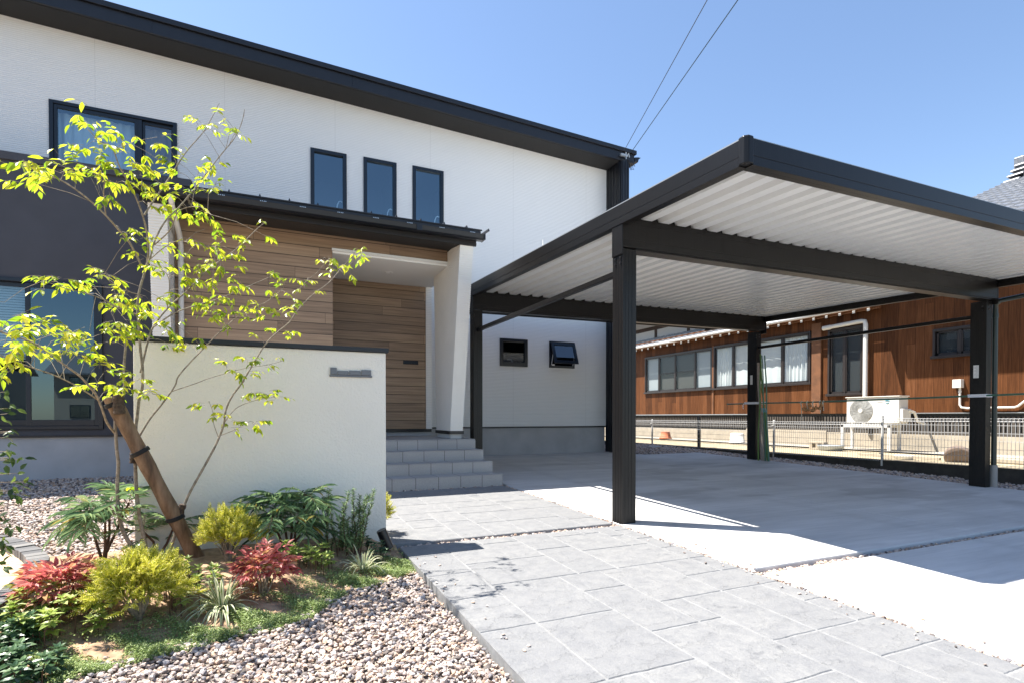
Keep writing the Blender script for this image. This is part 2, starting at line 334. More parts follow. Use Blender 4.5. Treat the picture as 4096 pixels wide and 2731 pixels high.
#@@PART2
# ---------------------------------------------------------------- ground, slabs, path
def struct(o): o['kind'] = 'structure'; return o
def sheet(name, x0, x1, y0, y1, dz, m, nx=1, ny=1, zf=None):
    zf = zf or (lambda x, y: gz(y) + dz); b = MB()
    xs = np.linspace(x0, x1, nx + 1); ys = np.linspace(y0, y1, ny + 1)
    vs = [(x, y, zf(x, y)) for y in ys for x in xs]
    b.add(vs, [(j * (nx + 1) + i, j * (nx + 1) + i + 1, (j + 1) * (nx + 1) + i + 1, (j + 1) * (nx + 1) + i) for j in range(ny) for i in range(nx)])
    return struct(b.build(name, m))
def zland(x, y): return SG * max(-3.0, min(y, 11.5)) - 0.14
b = MB(); xs = [-300, -60, -12, 0, 10.4, 40, 300]; ys = [-300, -60, -3, 0, 6, 11.5, 60, 300]
b.add([(x, y, zland(x, y)) for y in ys for x in xs], [(j * 7 + i, j * 7 + i + 1, (j + 1) * 7 + i + 1, (j + 1) * 7 + i) for j in range(7) for i in range(6)])
struct(b.build('ground', M['gravelbed']))
b = MB(); b.add([(-60, -9, gz(-3) - .06), (60, -9, gz(-3) - .06), (60, -1.2, gz(-1.2) - .05), (-60, -1.2, gz(-1.2) - .05)], [(0, 1, 2, 3)])
struct(b.build('street', M['asphalt']))
sheet('gravel_ground', -6, 10.3, -1.15, 10.75, -.065, M['gravelbed'])
def slab(name, poly, dz, th, m, bevel=.012):
    b = MB(); n = len(poly)
    vs = [(x, y, gz(y) + dz) for x, y in poly] + [(x, y, gz(y) + dz - th) for x, y in poly]
    b.add(vs, [tuple(range(n)), tuple(range(n, 2 * n))[::-1]] + [(i, n + i, n + (i + 1) % n, (i + 1) % n) for i in range(n)])
    return struct(b.build(name, m, bevel=bevel))
JX = 5.83
slab('driveway', [(3.015, 2.70), (JX - .004, 2.70), (JX - .004, 10.77), (4.0, 10.77), (3.015, 10.77)], 0, .12, M['concrete'])
slab('driveway', [(JX + .004, 2.70), (9.42, 2.70), (9.38, 9.98), (7.80, 9.90), (7.33, 10.30), (7.33, 10.77), (JX + .004, 10.77)], 0, .12, M['concrete'])
slab('driveway', [(3.015, -1.1), (9.45, -1.1), (9.45, 2.595), (3.015, 2.595)], 0, .12, M['concrete'])
# stamped path: random ashlar of raised faces above a groove sheet
def ashlar(name, x0, x1, y0, y1, seed):
    rr = random.Random(seed); u = .152; nx = max(1, round((x1 - x0) / u)); ny = max(1, round((y1 - y0) / u)); ux = (x1 - x0) / nx; uy = (y1 - y0) / ny
    occ = [[False] * nx for _ in range(ny)]; cells = []
    sizes = [(3, 3), (4, 3), (3, 2), (2, 3), (4, 2), (2, 2), (3, 4), (2, 4), (1, 2), (2, 1), (1, 1)]
    for j in range(ny):
        for i in range(nx):
            if occ[j][i]: continue
            opts = sizes[:8]; rr.shuffle(opts)
            for wx, wy in list(opts) + [(2, 1), (1, 2), (1, 1)]:
                if i + wx <= nx and j + wy <= ny and not any(occ[j + b_][i + a_] for b_ in range(wy) for a_ in range(wx)):
                    for b_ in range(wy):
                        for a_ in range(wx): occ[j + b_][i + a_] = True
                    cells.append((i, j, wx, wy)); break
    b = MB(); g = .0055
    for i, j, wx, wy in cells:
        X0, X1, Y0, Y1 = x0 + i * ux, x0 + (i + wx) * ux, y0 + j * uy, y0 + (j + wy) * uy
        X0 += g * (i > 0); X1 -= g * (i + wx < nx); Y0 += g * (j > 0); Y1 -= g * (j + wy < ny)
        def edge(P0, P1, n=7):
            P0 = np.array(P0); P1 = np.array(P1); return [P0 + (P1 - P0) * k / n + (rr.uniform(-.0030, .0030) if 0 < k else 0) for k in range(n)]
        ring = edge((X0, Y0), (X1, Y0)) + edge((X1, Y0), (X1, Y1)) + edge((X1, Y1), (X0, Y1)) + edge((X0, Y1), (X0, Y0))
        c = np.array(((X0 + X1) / 2, (Y0 + Y1) / 2)); h = rr.uniform(0, .001); n = len(ring)
        ins = [c + (p - c) * np.array([1 - .009 / (X1 - X0), 1 - .009 / (Y1 - Y0)]) for p in ring]
        vs = [(p[0], p[1], gz(p[1]) - .0045) for p in ring] + [(p[0], p[1], gz(p[1]) + h) for p in ins]
        b.add(vs, [tuple(range(n, 2 * n))] + [(k, (k + 1) % n, n + (k + 1) % n, n + k) for k in range(n)])
    # body of the slab below the grooves
    P = [(x0, y0), (x1, y0), (x1, y1), (x0, y1)]
    b.add([(x, y, gz(y) - .0038) for x, y in P] + [(x, y, gz(y) - .13) for x, y in P], [(0, 1, 2, 3)] + [(i, 4 + i, 4 + (i + 1) % 4, (i + 1) % 4) for i in range(4)], 1)
    return struct(b.build(name, [M['stamp'], M['groove']]))
ashlar('path', .945, 2.955, -1.1, 4.135, 3)
ashlar('path', .90, 2.955, 4.235, 6.735, 11)

# gravel: every stone a small broken lump
PH = (1 + 5 ** .5) / 2
ICO = nrm(np.array([(-1, PH, 0), (1, PH, 0), (-1, -PH, 0), (1, -PH, 0), (0, -1, PH), (0, 1, PH), (0, -1, -PH), (0, 1, -PH), (PH, 0, -1), (PH, 0, 1), (-PH, 0, -1), (-PH, 0, 1)], float))
ICF = np.array([(0, 11, 5), (0, 5, 1), (0, 1, 7), (0, 7, 10), (0, 10, 11), (1, 5, 9), (5, 11, 4), (11, 10, 2), (10, 7, 6), (7, 1, 8), (3, 9, 4), (3, 4, 2), (3, 2, 6), (3, 6, 8), (3, 8, 9), (4, 9, 5), (2, 4, 11), (6, 2, 10), (8, 6, 7), (9, 8, 1)])
ROCKS = [ICO * rng.uniform(.62, 1.15, (12, 1)) * rng.uniform(.7, 1.25, (1, 3)) for _ in range(14)]
def gravel(name, P, size, label=None):
    P = np.asarray(P); n = len(P); k = rng.integers(0, len(ROCKS), n); base = np.stack(ROCKS)[k]
    q = nrm(rng.normal(size=(n, 4))); a, b_, c, d = q.T
    Rm = np.stack([np.stack([1 - 2 * (c * c + d * d), 2 * (b_ * c - a * d), 2 * (b_ * d + a * c)], -1), np.stack([2 * (b_ * c + a * d), 1 - 2 * (b_ * b_ + d * d), 2 * (c * d - a * b_)], -1), np.stack([2 * (b_ * d - a * c), 2 * (c * d + a * b_), 1 - 2 * (b_ * b_ + c * c)], -1)], 1)
    s = rng.uniform(size[0], size[1], n)
    V = np.einsum('nij,nvj->nvi', Rm, base) * s[:, None, None]; V[:, :, 2] *= .72; V += P[:, None]
    F = ICF[None] + (np.arange(n) * 12)[:, None, None]
    o = link(name, mesh_np(name, V.reshape(-1, 3), F.reshape(-1, 3)), M['gravel'])
    o['kind'] = 'stuff'
    if label: o['label'] = label; o['category'] = 'gravel'
    return o
EDGE = np.array([(-1.6, 2.45), (-.95, 2.68), (-.724, 2.75), (-.668, 2.794), (-.525, 2.837), (-.401, 2.875), (-.234, 2.926), (-.088, 2.97), (.07, 2.99), (.244, 3.10), (.439, 3.36), (.66, 3.47), (.95, 3.66)])
def edgeY(x): return np.interp(x, EDGE[:, 0], EDGE[:, 1])
def bedz(x, y):
    e = edgeY(x); tt = np.clip((y - e) / .9, 0, 1); tt = tt * tt * (3 - 2 * tt)
    fall = np.clip((1.0 - x) / .35, .3, 1)
    return SG * y - .035 + .105 * tt * fall
def rect(x0, x1, y0, y1, dens):
    n = int((x1 - x0) * (y1 - y0) * dens); return rng.uniform(x0, x1, n), rng.uniform(y0, y1, n)
x, y = rect(-1.7, .93, .6, 3.75, 4700); k = y < edgeY(x) + .05 + rng.normal(0, .03, len(x)); x, y = x[k], y[k]
lift = np.clip((.95 - x) / .25, 0, 1)
gravel('gravel', np.stack([x, y, SG * y - .048 + rng.uniform(-.012, .014, len(x)) + .012 * lift], 1), (.0075, .0165), 'loose crushed tan and grey gravel between planting bed and stamped path')
x, y = rect(-4.3, -.1, 4.5, 9.74, 1300)
k = (x > -.80) | (x < -.80)
x, y = x[k], y[k]
gravel('gravel', np.stack([x, y, SG * y - .045 + rng.uniform(-.01, .012, len(x))], 1), (.012, .023), 'pale crushed gravel in front of the grey house wall')
def strip(x0, x1, y0, y1, dens, dz=-.04): x, y = rect(x0, x1, y0, y1, dens); return np.stack([x, y, SG * y + dz + rng.uniform(-.012, .012, len(x))], 1)
gravel('gravel', np.concatenate([strip(2.96, 3.01, -.5, 6.78, 4500, -.020), strip(.95, 2.96, 4.14, 4.23, 3800, -.028), strip(1.2, 2.96, 6.737, 6.768, 2600, -.008)]), (.010, .019), 'thin gravel joint along the stamped path')
gravel('gravel', strip(3.03, 9.4, 2.61, 2.69, 3300, -.036), (.011, .019), 'gravel joint between the two concrete driveway slabs')
x, y = rect(7.4, 10.3, 3.0, 13, 620); k = ((x > 9.42) | ((x > 7.35) & (y > 9.95))); x, y = x[k], y[k]
gravel('gravel', np.stack([x, y, SG * y - .035 + rng.uniform(-.01, .012, len(x))], 1), (.018, .03), 'dark shaded gravel strip below the wire fence')
x, y = np.r_[rng.uniform(.95, 1.12, 26), rng.uniform(2.80, 2.95, 22), rng.uniform(3.02, 3.12, 14)], rng.uniform(1.2, 4.1, 62)
gravel('gravel', np.stack([x, y, SG * y + .006 + 0 * x], 1), (.006, .011), 'stray gravel chips lying on the edges of the stamped path')
# neighbour's yard
YZ = .30
sheet('yard_ground', 10.5, 40, -20, 60, 0, M['yard'], zf=lambda x, y: YZ)
sheet('apron', 12.75, 13.62, 2, 24, 0, M['kerbconc'], zf=lambda x, y: YZ + .035)
b = MB(); b.box(10.42, 10.56, -6, 20, -.2, .305)
tag(b.build('kerb_wall', M['kerbdark'], bevel=.006), 'low dark block kerb carrying the wire fence', 'wall')
#@@PART3
# ---------------------------------------------------------------- the white house
HY = 10.75
H = thing('house', (2.0, HY, gz(HY)), 'white two storey house with dark shed roof, wood clad porch and dark grey wing', 'house')
def wtop(x): return 6.835 + .0336 * (7.306 - x)
def wall_holes(b, x0, x1, z0, ztop, y, holes, depth=.14, m=0):
    xs = sorted({x0, x1, *[h[0] for h in holes], *[h[1] for h in holes]}); zs = sorted({z0, *[h[2] for h in holes], *[h[3] for h in holes]}); zs.append(None)
    for i in range(len(xs) - 1):
        for j in range(len(zs) - 1):
            a, c = xs[i], xs[i + 1]; lo, hi = zs[j], zs[j + 1]
            if hi is not None and any(h[0] <= a and c <= h[1] and h[2] <= lo and hi <= h[3] for h in holes): continue
            zl = (lo, lo); zh = (hi, hi) if hi is not None else (ztop(a), ztop(c))
            b.quad((a, y, zl[0]), (c, y, zl[1]), (c, y, zh[1]), (a, y, zh[0]), m)
    for h in holes:
        a, c, lo, hi = h; d = y + depth
        b.quad((a, y, lo), (a, d, lo), (a, d, hi), (a, y, hi), m); b.quad((c, y, lo), (c, y, hi), (c, d, hi), (c, d, lo), m)
        b.quad((a, y, hi), (a, d, hi), (c, d, hi), (c, y, hi), m); b.quad((a, y, lo), (c, y, lo), (c, d, lo), (a, d, lo), m)
WIN = {'A': (.828, 1.469, 4.42, 6.03), 'B': (1.78, 2.411, 4.42, 6.045), 'C': (2.729, 3.367, 4.42, 6.058), 'L': (-2.98, -1.276, 4.72, 6.003), 'S1': (4.608, 5.262, 2.185, 2.77), 'S2': (5.80, 6.445, 2.195, 2.775)}
b = MB(); wall_holes(b, -7, 7.306, .89, wtop, HY, list(WIN.values()))
b.quad((7.306, HY, .89), (7.306, 19, .89), (7.306, 19, 6.84), (7.306, HY, 6.84)); b.quad((-7, 19, .3), (-7, 19, 7.2), (7.306, 19, 6.84), (7.306, 19, .3)); b.quad((-7, HY, .3), (-7, HY, 7.3), (-7, 19, 7.3), (-7, 19, .3))
b.build('wall', M['siding'], H)
b = MB(); b.box(-7, 7.29, HY + .02, HY + .16, .1, .862); b.build('foundation', M['found'], H)
b = MB(); b.box(2.8, 7.30, HY - .022, HY + .02, .864, .895); b.build('base_trim', M['black'], H, bevel=.003)
# roof
ROOF = bpy.data.objects
def fb(x): return 6.813 + .0302 * (7.306 - x)
b = MB(); b.hexa([(-7.5, 10.193, fb(-7.5)), (7.68, 10.193, fb(7.68)), (7.68, 20, fb(7.68)), (-7.5, 20, fb(-7.5)), (-7.5, 10.193, fb(-7.5) + .2), (7.68, 10.193, fb(7.68) + .2), (7.68, 20, fb(7.68) + .2), (-7.5, 20, fb(-7.5) + .2)])
roof = b.build('roof', M['roofmetal'], H, bevel=.004)
b = MB(); b.hexa([(-7.5, 10.155, fb(-7.5) + .2), (7.72, 10.155, fb(7.72) + .2), (7.72, 20, fb(7.72) + .2), (-7.5, 20, fb(-7.5) + .2), (-7.5, 10.155, fb(-7.5) + .285), (7.72, 10.155, fb(7.72) + .285), (7.72, 20, fb(7.72) + .285), (-7.5, 20, fb(-7.5) + .285)])
for x in (-4.6, -1.55, 1.5, 4.55): b.box(x, x + .012, 10.186, 10.1925, fb(x) + .004, fb(x) + .196)
b.build('verge_cap', M['roofmetal'], roof, bevel=.004)
b = MB(); b.hexa([(-7.5, 10.23, fb(-7.5) - .006), (7.30, 10.23, fb(7.30) - .006), (7.30, 10.76, fb(7.3) - .006), (-7.5, 10.76, fb(-7.5) - .006), (-7.5, 10.23, fb(-7.5) - .001), (7.30, 10.23, fb(7.30) - .001), (7.30, 10.76, fb(7.3) - .001), (-7.5, 10.76, fb(-7.5) - .001)])
b.build('soffit', M['soffit'], roof)
b = MB(); b.prism([(7.70, 6.86), (7.70, 6.955), (7.80, 6.975), (7.86, 6.975), (7.86, 6.965), (7.81, 6.93), (7.79, 6.86)], 1, 10.2, 19); b.build('gutter', M['black'], roof, bevel=.003)
# wing wall
b = MB(); b.box(7.33, 7.537, 10.193, 10.77, gz(10.4) + .02, 6.812)
for k in range(9): y = 10.235 + k * .062; b.box(7.306, 7.33, y, y + .036, gz(10.4) + .02, 6.81)
for k in range(3): x = 7.36 + k * .07; b.box(x, x + .03, 10.181, 10.193, gz(10.4) + .02, 6.81)
b.build('wing_wall', M['roofmetal'], H)
# windows
def room(parent, x0, x1, z0, z1, y, dark=False, depth=1.6):
    b = MB(); d = y + depth; a, c, lo, hi = x0 - .25, x1 + .25, z0 - .15, z1 + .12
    b.quad((a, d, lo), (c, d, lo), (c, d, hi), (a, d, hi)); b.quad((a, y, lo), (a, d, lo), (a, d, hi), (a, y, hi)); b.quad((c, y, lo), (c, d, lo), (c, d, hi), (c, y, hi)); b.quad((a, y, lo), (c, y, lo), (c, d, lo), (a, d, lo)); b.quad((a, y, hi), (c, y, hi), (c, d, hi), (a, d, hi))
    return b.build('room', M['interiord' if dark else 'interior'], parent)
def frame_bars(b, x0, x1, z0, z1, y0, y1, wl, wt, wb=None):
    wb = wb or wt
    b.box(x0, x0 + wl, y0, y1, z0, z1); b.box(x1 - wl, x1, y0, y1, z0, z1); b.box(x0 + wl, x1 - wl, y0, y1, z1 - wt, z1); b.box(x0 + wl, x1 - wl, y0, y1, z0, z0 + wb)
def lhandle(x, z, y, s=1):
    b = MB(); b.tube([(x, y, z), (x - .03 * s, y, z + .012), (x - .06 * s, y, z), (x - .085 * s, y + .01, z - .06), (x - .10 * s, y + .01, z - .15)], .012, 6); return b
for k in 'ABC':
    x0, x1, z0, z1 = WIN[k]; f = MB(); frame_bars(f, x0, x1, z0, z1, HY - .025, HY + .07, .066, .062)
    wo = f.build('window', M['frame'], H, bevel=.004)
    g = MB(); g.quad((x0 + .06, HY + .022, z0 + .06), (x1 - .06, HY + .022, z0 + .06), (x1 - .06, HY + .022, z1 - .06), (x0 + .06, HY + .022, z1 - .06)); g.build('pane', M['glass'], wo)
    lhandle(x1 - .075, z0 + .72, HY + .05).build('handle', M['handle'], wo); room(wo, x0, x1, z0, z1, HY + .16)
x0, x1, z0, z1 = WIN['L']; f = MB(); frame_bars(f, x0, x1, z0, z1, HY - .03, HY + .09, .055, .05); xm = -1.80
f.box(xm - .03, xm + .03, HY - .012, HY + .06, z0 + .05, z1 - .05); frame_bars(f, x0 + .055, xm - .03, z0 + .05, z1 - .05, HY - .010, HY + .03, .045, .06); frame_bars(f, xm + .03, x1 - .055, z0 + .05, z1 - .05, HY + .02, HY + .06, .035, .05)
wo = f.build('window', M['frame'], H, bevel=.004)
g = MB(); g.quad((x0 + .09, HY + .01, z0 + .1), (xm - .06, HY + .01, z0 + .1), (xm - .06, HY + .01, z1 - .1), (x0 + .09, HY + .01, z1 - .1)); g.build('pane', M['glass'], wo)
g = MB(); g.quad((xm + .06, HY + .04, z0 + .09), (x1 - .08, HY + .04, z0 + .09), (x1 - .08, HY + .04, z1 - .09), (xm + .06, HY + .04, z1 - .09)); g.build('pane', M['dglass'], wo)
def drape(x0, x1, z0, z1, y, waves, amp, m, parent, name='curtain', axis=0, taper=0):
    b = MB(); n = int(waves * 8); vs = []
    for i in range(n + 1):
        s = x0 + (x1 - x0) * i / n; a = amp * math.sin(2 * math.pi * waves * i / n) + amp * .5 * math.sin(5.1 * i / 8 + 1)
        for z, q in ((z0, 1.3), ((z0 + z1) / 2, 1), (z1, .6)):
            sx = s + taper * (z1 - z) * math.sin(i * .9) * .05
            vs.append((sx, y + a * q, z) if axis == 0 else (y + a * q, sx, z))
    b.add(vs, [(3 * i + j, 3 * i + 3 + j, 3 * i + 4 + j, 3 * i + 1 + j) for i in range(n) for j in range(2)], 0, True)
    return b.build(name, m, parent)
drape(x0 + .06, x1 - .06, z0 + .02, z1 - .09, HY + .19, 13, .022, M['curtain'], wo); room(wo, x0, x1, z0, z1, HY + .30, True)
# small windows
x0, x1, z0, z1 = WIN['S1']; f = MB(); frame_bars(f, x0, x1, z0, z1, HY - .03, HY + .07, .072, .062, .095); wo = f.build('window', M['frame'], H, bevel=.005)
g = MB(); g.quad((x0 + .06, HY + .01, z0 + .08), (x1 - .06, HY + .01, z0 + .08), (x1 - .06, HY + .01, z1 - .06), (x0 + .06, HY + .01, z1 - .06)); g.build('pane', M['dglass'], wo)
h = MB(); h.tube([(x0 + .19, HY + .05, z0 + .15), (x0 + .29, HY + .045, z0 + .15), (x0 + .32, HY + .045, z0 + .10)], .012, 6); h.build('handle', M['handle'], wo); room(wo, x0, x1, z0, z1, HY + .16, True)
x0, x1, z0, z1 = WIN['S2']; f = MB(); frame_bars(f, x0, x1, z0, z1, HY - .03, HY + .08, .045, .04, .05); wo = f.build('window', M['frame'], H, bevel=.005)
an = R(20); hz = z1 - .03; hy = HY - .035
def tilt(x, u, v): return (x, hy - u * math.sin(an) - v * math.cos(an), hz - u * math.cos(an) + v * math.sin(an) * 0 - v * math.sin(an) * -0.0)
s = MB(); U = .50
for (a, c, u0, u1) in ((x0 + .02, x0 + .085, 0, U), (x1 - .085, x1 - .02, 0, U), (x0 + .085, x1 - .085, 0, .06), (x0 + .085, x1 - .085, U - .075, U)):
    s.hexa([tilt(a, u1, .04), tilt(c, u1, .04), tilt(c, u1, 0), tilt(a, u1, 0), tilt(a, u0, .04), tilt(c, u0, .04), tilt(c, u0, 0), tilt(a, u0, 0)])
s.build('sash', M['frame'], wo, bevel=.004)
g = MB(); g.quad(tilt(x0 + .08, U - .07, .02), tilt(x1 - .08, U - .07, .02), tilt(x1 - .08, .055, .02), tilt(x0 + .08, .055, .02)); g.build('pane', M['dglass'], wo)
for xx in (x0 + .05, x1 - .05): h = MB(); h.tube([(xx, HY - .02, z0 + .06), tilt(xx, .22, -.005)], .008, 5); h.build('stay', M['handle'], wo)
h = MB(); h.box(x0 + .07, x0 + .13, HY - .025, HY - .005, z0 + .05, z0 + .075); h.build('latch', M['handle'], wo); room(wo, x0, x1, z0, z1, HY + .16, True)

# dark grey ground-floor wing
DY = 9.72; DX = -1.02
b = MB(); DW = (-3.78, -2.10, .925, 3.0); wall_holes(b, -7, DX, .84, lambda x: 4.62, DY, [DW], .12)
b.quad((DX, DY, .25), (DX, HY, .25), (DX, HY, 4.62), (DX, DY, 4.62)); b.quad((-7, DY, 4.62), (DX, DY, 4.62), (DX, HY, 4.62), (-7, HY, 4.62))
b.build('grey_wall', M['slate'], H)
b = MB(); b.prism([(DY - .045, 4.60), (DY - .045, 4.705), (DY + .02, 4.73), (HY, 4.76), (HY, 4.60)], 0, -7, DX + .05); b.build('parapet_cap', M['slate'], H, bevel=.004)
b = MB(); b.box(-7, DX, DY + .02, DY + .14, .05, .812); b.build('foundation', M['found'], H)
b = MB(); b.box(-7, DX, DY - .02, DY + .02, .813, .838); b.build('base_trim', M['black'], H)
x0, x1, z0, z1 = DW; f = MB(); frame_bars(f, x0, x1, z0, z1, DY - .04, DY + .09, .05, .05, .05); xm = -2.93
frame_bars(f, x0 + .05, xm, z0 + .05, z1 - .05, DY + .03, DY + .065, .05, .06, .085); frame_bars(f, xm - .05, x1 - .05, z0 + .05, z1 - .05, DY - .015, DY + .025, .055, .06, .085)
wo = f.build('window', M['frame'], H, bevel=.004)
g = MB(); g.quad((x0 + .09, DY + .045, z0 + .12), (xm - .05, DY + .045, z0 + .12), (xm - .05, DY + .045, z1 - .1), (x0 + .09, DY + .045, z1 - .1)); g.quad((xm, DY, z0 + .12), (x1 - .1, DY, z0 + .12), (x1 - .1, DY, z1 - .1), (xm, DY, z1 - .1)); g.build('pane', M['glass2'], wo)
b = MB()
for k in range(28): z = 1.9 + k * .036; b.box(x0 + .06, xm - .02, DY + .12, DY + .135, z, z + .028)
b.build('blind', M['curtain'], wo); room(wo, x0, x1, z0, z1, DY + .14, True, .8)

# porch block
PX0, PX1, WY, BY = -1.0, .913, 8.121, 9.60
b = MB(); b.box(PX0, PX1, WY, DY + .8, .86, 3.655); b.box(PX1, 2.606, WY, WY + .12, 3.475, 3.655); b.box(PX1, 2.672, BY, BY + .12, .887, 3.405)
wd = b.build('wood_wall', M['wood'], H)
b = MB(); b.box(PX0 + .02, PX1 - .02, WY + .02, DY, .05, .84); b.box(PX1, 2.78, BY + .02, BY + .14, .3, .832); b.build('plinth', M['found'], H)
b = MB(); b.box(PX0, PX1, WY - .012, WY + .05, .842, .864); b.build('base_trim', M['black'], H)
b = MB(); b.box(PX1, 2.775, BY - .014, BY + .06, .834, .886); b.build('base_trim', M['black'], H)
b = MB(); b.box(2.674, 2.782, BY - .012, HY, .888, 3.64); b.build('white_corner', M['siding_y'], H)
b = MB(); b.box(PX1, 2.79, WY + .02, BY + .02, 3.41, 3.47); pc = b.build('porch_ceiling', M['whiteceil'], H)
b = MB(); b.box(PX1 - .008, 2.606, WY - .018, WY + .02, 3.438, 3.472); b.build('edge_trim', M['white'], pc)
b = MB(); b.lathe((1.86, 8.86, 3.41), [(.0, -.002), (.038, -.002), (.04, -.008), (.062, -.008), (.065, 0)], 24); b.build('downlight', M['white'], pc)
b = MB(); b.box(2.262, 2.532, BY - .012, BY, 2.028, 2.102); ms = b.build('mail_slot', M['black'], H, bevel=.003)
b = MB(); b.box(2.275, 2.519, BY - .016, BY - .012, 2.04, 2.088); b.build('flap', M['frame'], ms)
# tapered pillars
def pillar(x0, x1, yb0, yb1):
    b = MB(); zs = np.arange(.888, 3.60, .0308)
    for i, z in enumerate(zs):      # ribbed cladding, courses of 31 mm
        z2 = min(z + .0308, 3.64); f0 = 8.0 + (7.53 - 8.0) * (z - .887) / (3.575 - .887); bk0 = yb0 + (yb1 - yb0) * (z - .887) / 2.7
        b.box(x0, x1, f0, bk0, z, z + .0228); b.box(x0 + .0045, x1 - .0045, f0 + .0045, bk0 - .0045, z + .0228, z2)
    o = b.build('pillar', M['white_pl'], H)
    c = MB(); c.box(x0 - .012, x1 + .012, 7.985, yb0 + .012, .838, .886); c.build('flashing', M['black'], o, bevel=.002)
    c = MB(); c.box(x0 + .015, x1 - .015, 8.03, yb0 - .02, .3 if x0 < 0 else .770, .837); c.build('base', M['found2'], o)
M['white_pl'] = plain('pillar_cladding', (.80, .78, .73), .6, noise=.03, nscale=3)
M['found2'] = plain('pillar_plinth', (.55, .55, .54), .85, noise=.06)
pillar(2.608, 2.812, 8.74, 8.88); pillar(-1.195, -1.002, 8.74, 8.88)
# porch roof
pr_ = MB(); pr_.hexa([(-1.33, 7.42, 3.715), (2.885, 7.42, 3.715), (2.885, 10.74, 3.93), (-1.33, 10.74, 3.93), (-1.33, 7.42, 3.785), (2.885, 7.42, 3.785), (2.885, 10.74, 4.0), (-1.33, 10.74, 4.0)])
pr_.box(-1.33, 2.90, 7.405, 7.425, 3.772, 3.79)
pro = pr_.build('porch_roof', M['roofmetal'], H, bevel=.003)
b = MB(); b.box(-1.27, 2.845, 7.50, 7.53, 3.571, 3.70); b.box(-1.27, 2.851, 7.494, 7.5, 3.60, 3.606); b.box(-1.27, 2.851, 7.494, 7.5, 3.64, 3.646); b.box(-1.27, 2.83, 7.53, 10.7, 3.68, 3.716); b.build('fascia', M['soffit'], pro)
b = MB(); b.hexa([(-1.25, 7.53, 3.574), (2.83, 7.53, 3.574), (2.83, WY, 3.648), (-1.25, WY, 3.648), (-1.25, 7.53, 3.582), (2.83, 7.53, 3.582), (2.83, WY, 3.656), (-1.25, WY, 3.656)])
b.build('soffit', M['soffit'], pro)
for k in range(13):
    x = -1.02 + k * .3355; b = MB(); b.add([(x - .014, 7.41, 3.788), (x + .014, 7.41, 3.788), (x, 7.415, 3.825), (x - .014, 7.75, 3.81), (x + .014, 7.75, 3.81), (x, 7.75, 3.842)], [(0, 1, 2), (3, 5, 4), (0, 2, 5, 3), (1, 4, 5, 2), (0, 3, 4, 1)])
    b.build('seam_rib', M['roofmetal'], pro)
g = MB(); g.prism([(7.38, 3.63), (7.348, 3.648), (7.338, 3.70), (7.334, 3.706), (7.345, 3.706), (7.356, 3.652), (7.384, 3.638), (7.46, 3.638), (7.462, 3.70), (7.47, 3.70), (7.468, 3.63)], 0, -1.33, 2.905)
g.box(2.905, 2.925, 7.33, 7.475, 3.628, 3.71); g.box(1.92, 2.0, 7.33, 7.34, 3.632, 3.708)
gu = g.build('gutter', M['black'], pro, bevel=.002)
for k in range(9):
    x = -.885 + k * .4545; c = MB()
    for d in (-.03, -.01, .012, .03): c.box(x + d - .006, x + d + .004, 7.39, 7.46, 3.69, 3.735)
    c.box(x - .035, x + .035, 7.385, 7.392, 3.694, 3.70); c.build('bracket', M['steel'], gu)
b = MB(); b.tube([(-.945, 7.42, 3.64), (-.945, 7.46, 3.56), (-.925, 7.9, 3.36), (-.925, 8.055, 3.25), (-.925, 8.055, 3.18), (-.925, 8.055, .2)], .031, 14); b.tube([(-.925, 8.055, 3.05), (-.925, 8.055, 2.98)], .036, 14); b.build('downpipe', M['cream'], H)
# entrance stairs
ST = thing('entrance_stairs', (1.5, 6.77, gz(6.77)), 'grey tiled entrance stairs of four steps leading up to the porch', 'stairs')
b = MB()
for k, (yf, zt) in enumerate(((6.77, .33), (7.121, .479), (7.468, .623), (7.817, .767))):
    yb = (7.121, 7.468, 7.817, BY)[k]
    b.box(.2, 2.942, yf, yb + .002 * 0, gz(6.7) - .1, zt - .009)
    b.box(.2, 2.942, yf - .004, yb - .0045, zt - .0085, zt)
b.box(.2, 2.942, 7.8, BY - .001, .3, .75)
b.build('steps', M['tile'], ST, bevel=.0025)
# gate wall
GW = thing('gate_wall', (.05, 4.4, gz(4.35)), 'ivory rendered gate wall with black metal cap in front of the porch', 'wall')
b = MB(); b.box(-.775, .885, 4.337, 4.497, -.05, 1.60); b.build('wall', M['gatewall'], GW, bevel=.006)
b = MB(); b.box(-.79, .905, 4.318, 4.516, 1.602, 1.636); b.build('cap', M['black'], GW, bevel=.003)
NP = thing('nameplate', (.61, 4.33, 1.43), 'small grey metal nameplate strip mounted on the ivory gate wall', 'nameplate')
b = MB()
for x0_, x1_, h_ in ((.468, .515, .052), (.520, .60, .030), (.605, .69, .034), (.695, .770, .042)): b.box(x0_, x1_, 4.322, 4.330, 1.420, 1.420 + h_)
b.box(.462, .778, 4.324, 4.3365, 1.404, 1.4195)
b.build('strip', plain('plate_metal', (.16, .165, .175), .45, metal=.4), NP, bevel=.003)
#@@PART4
# ---------------------------------------------------------------- carport
CP = thing('carport', (6.2, 4.25, gz(4.25)), 'black aluminium carport with white ribbed flat roof standing on four posts', 'carport')
TX, TY = .0125, .0324                     # the roof falls slightly towards the street and the left
def rz(x, y): return 2.998 + TY * (y - 2.748) + TX * (x - 3.0)
CX0, CX1, CY0, CY1 = 3.0, 9.40, 2.748, 9.78
def sl_box(b, x0, x1, y0, y1, d0, d1, m=0):
    b.hexa([(x, y, rz(x, y) + d) for d in (d0, d1) for x, y in ((x0, y0), (x1, y0), (x1, y1), (x0, y1))], m)
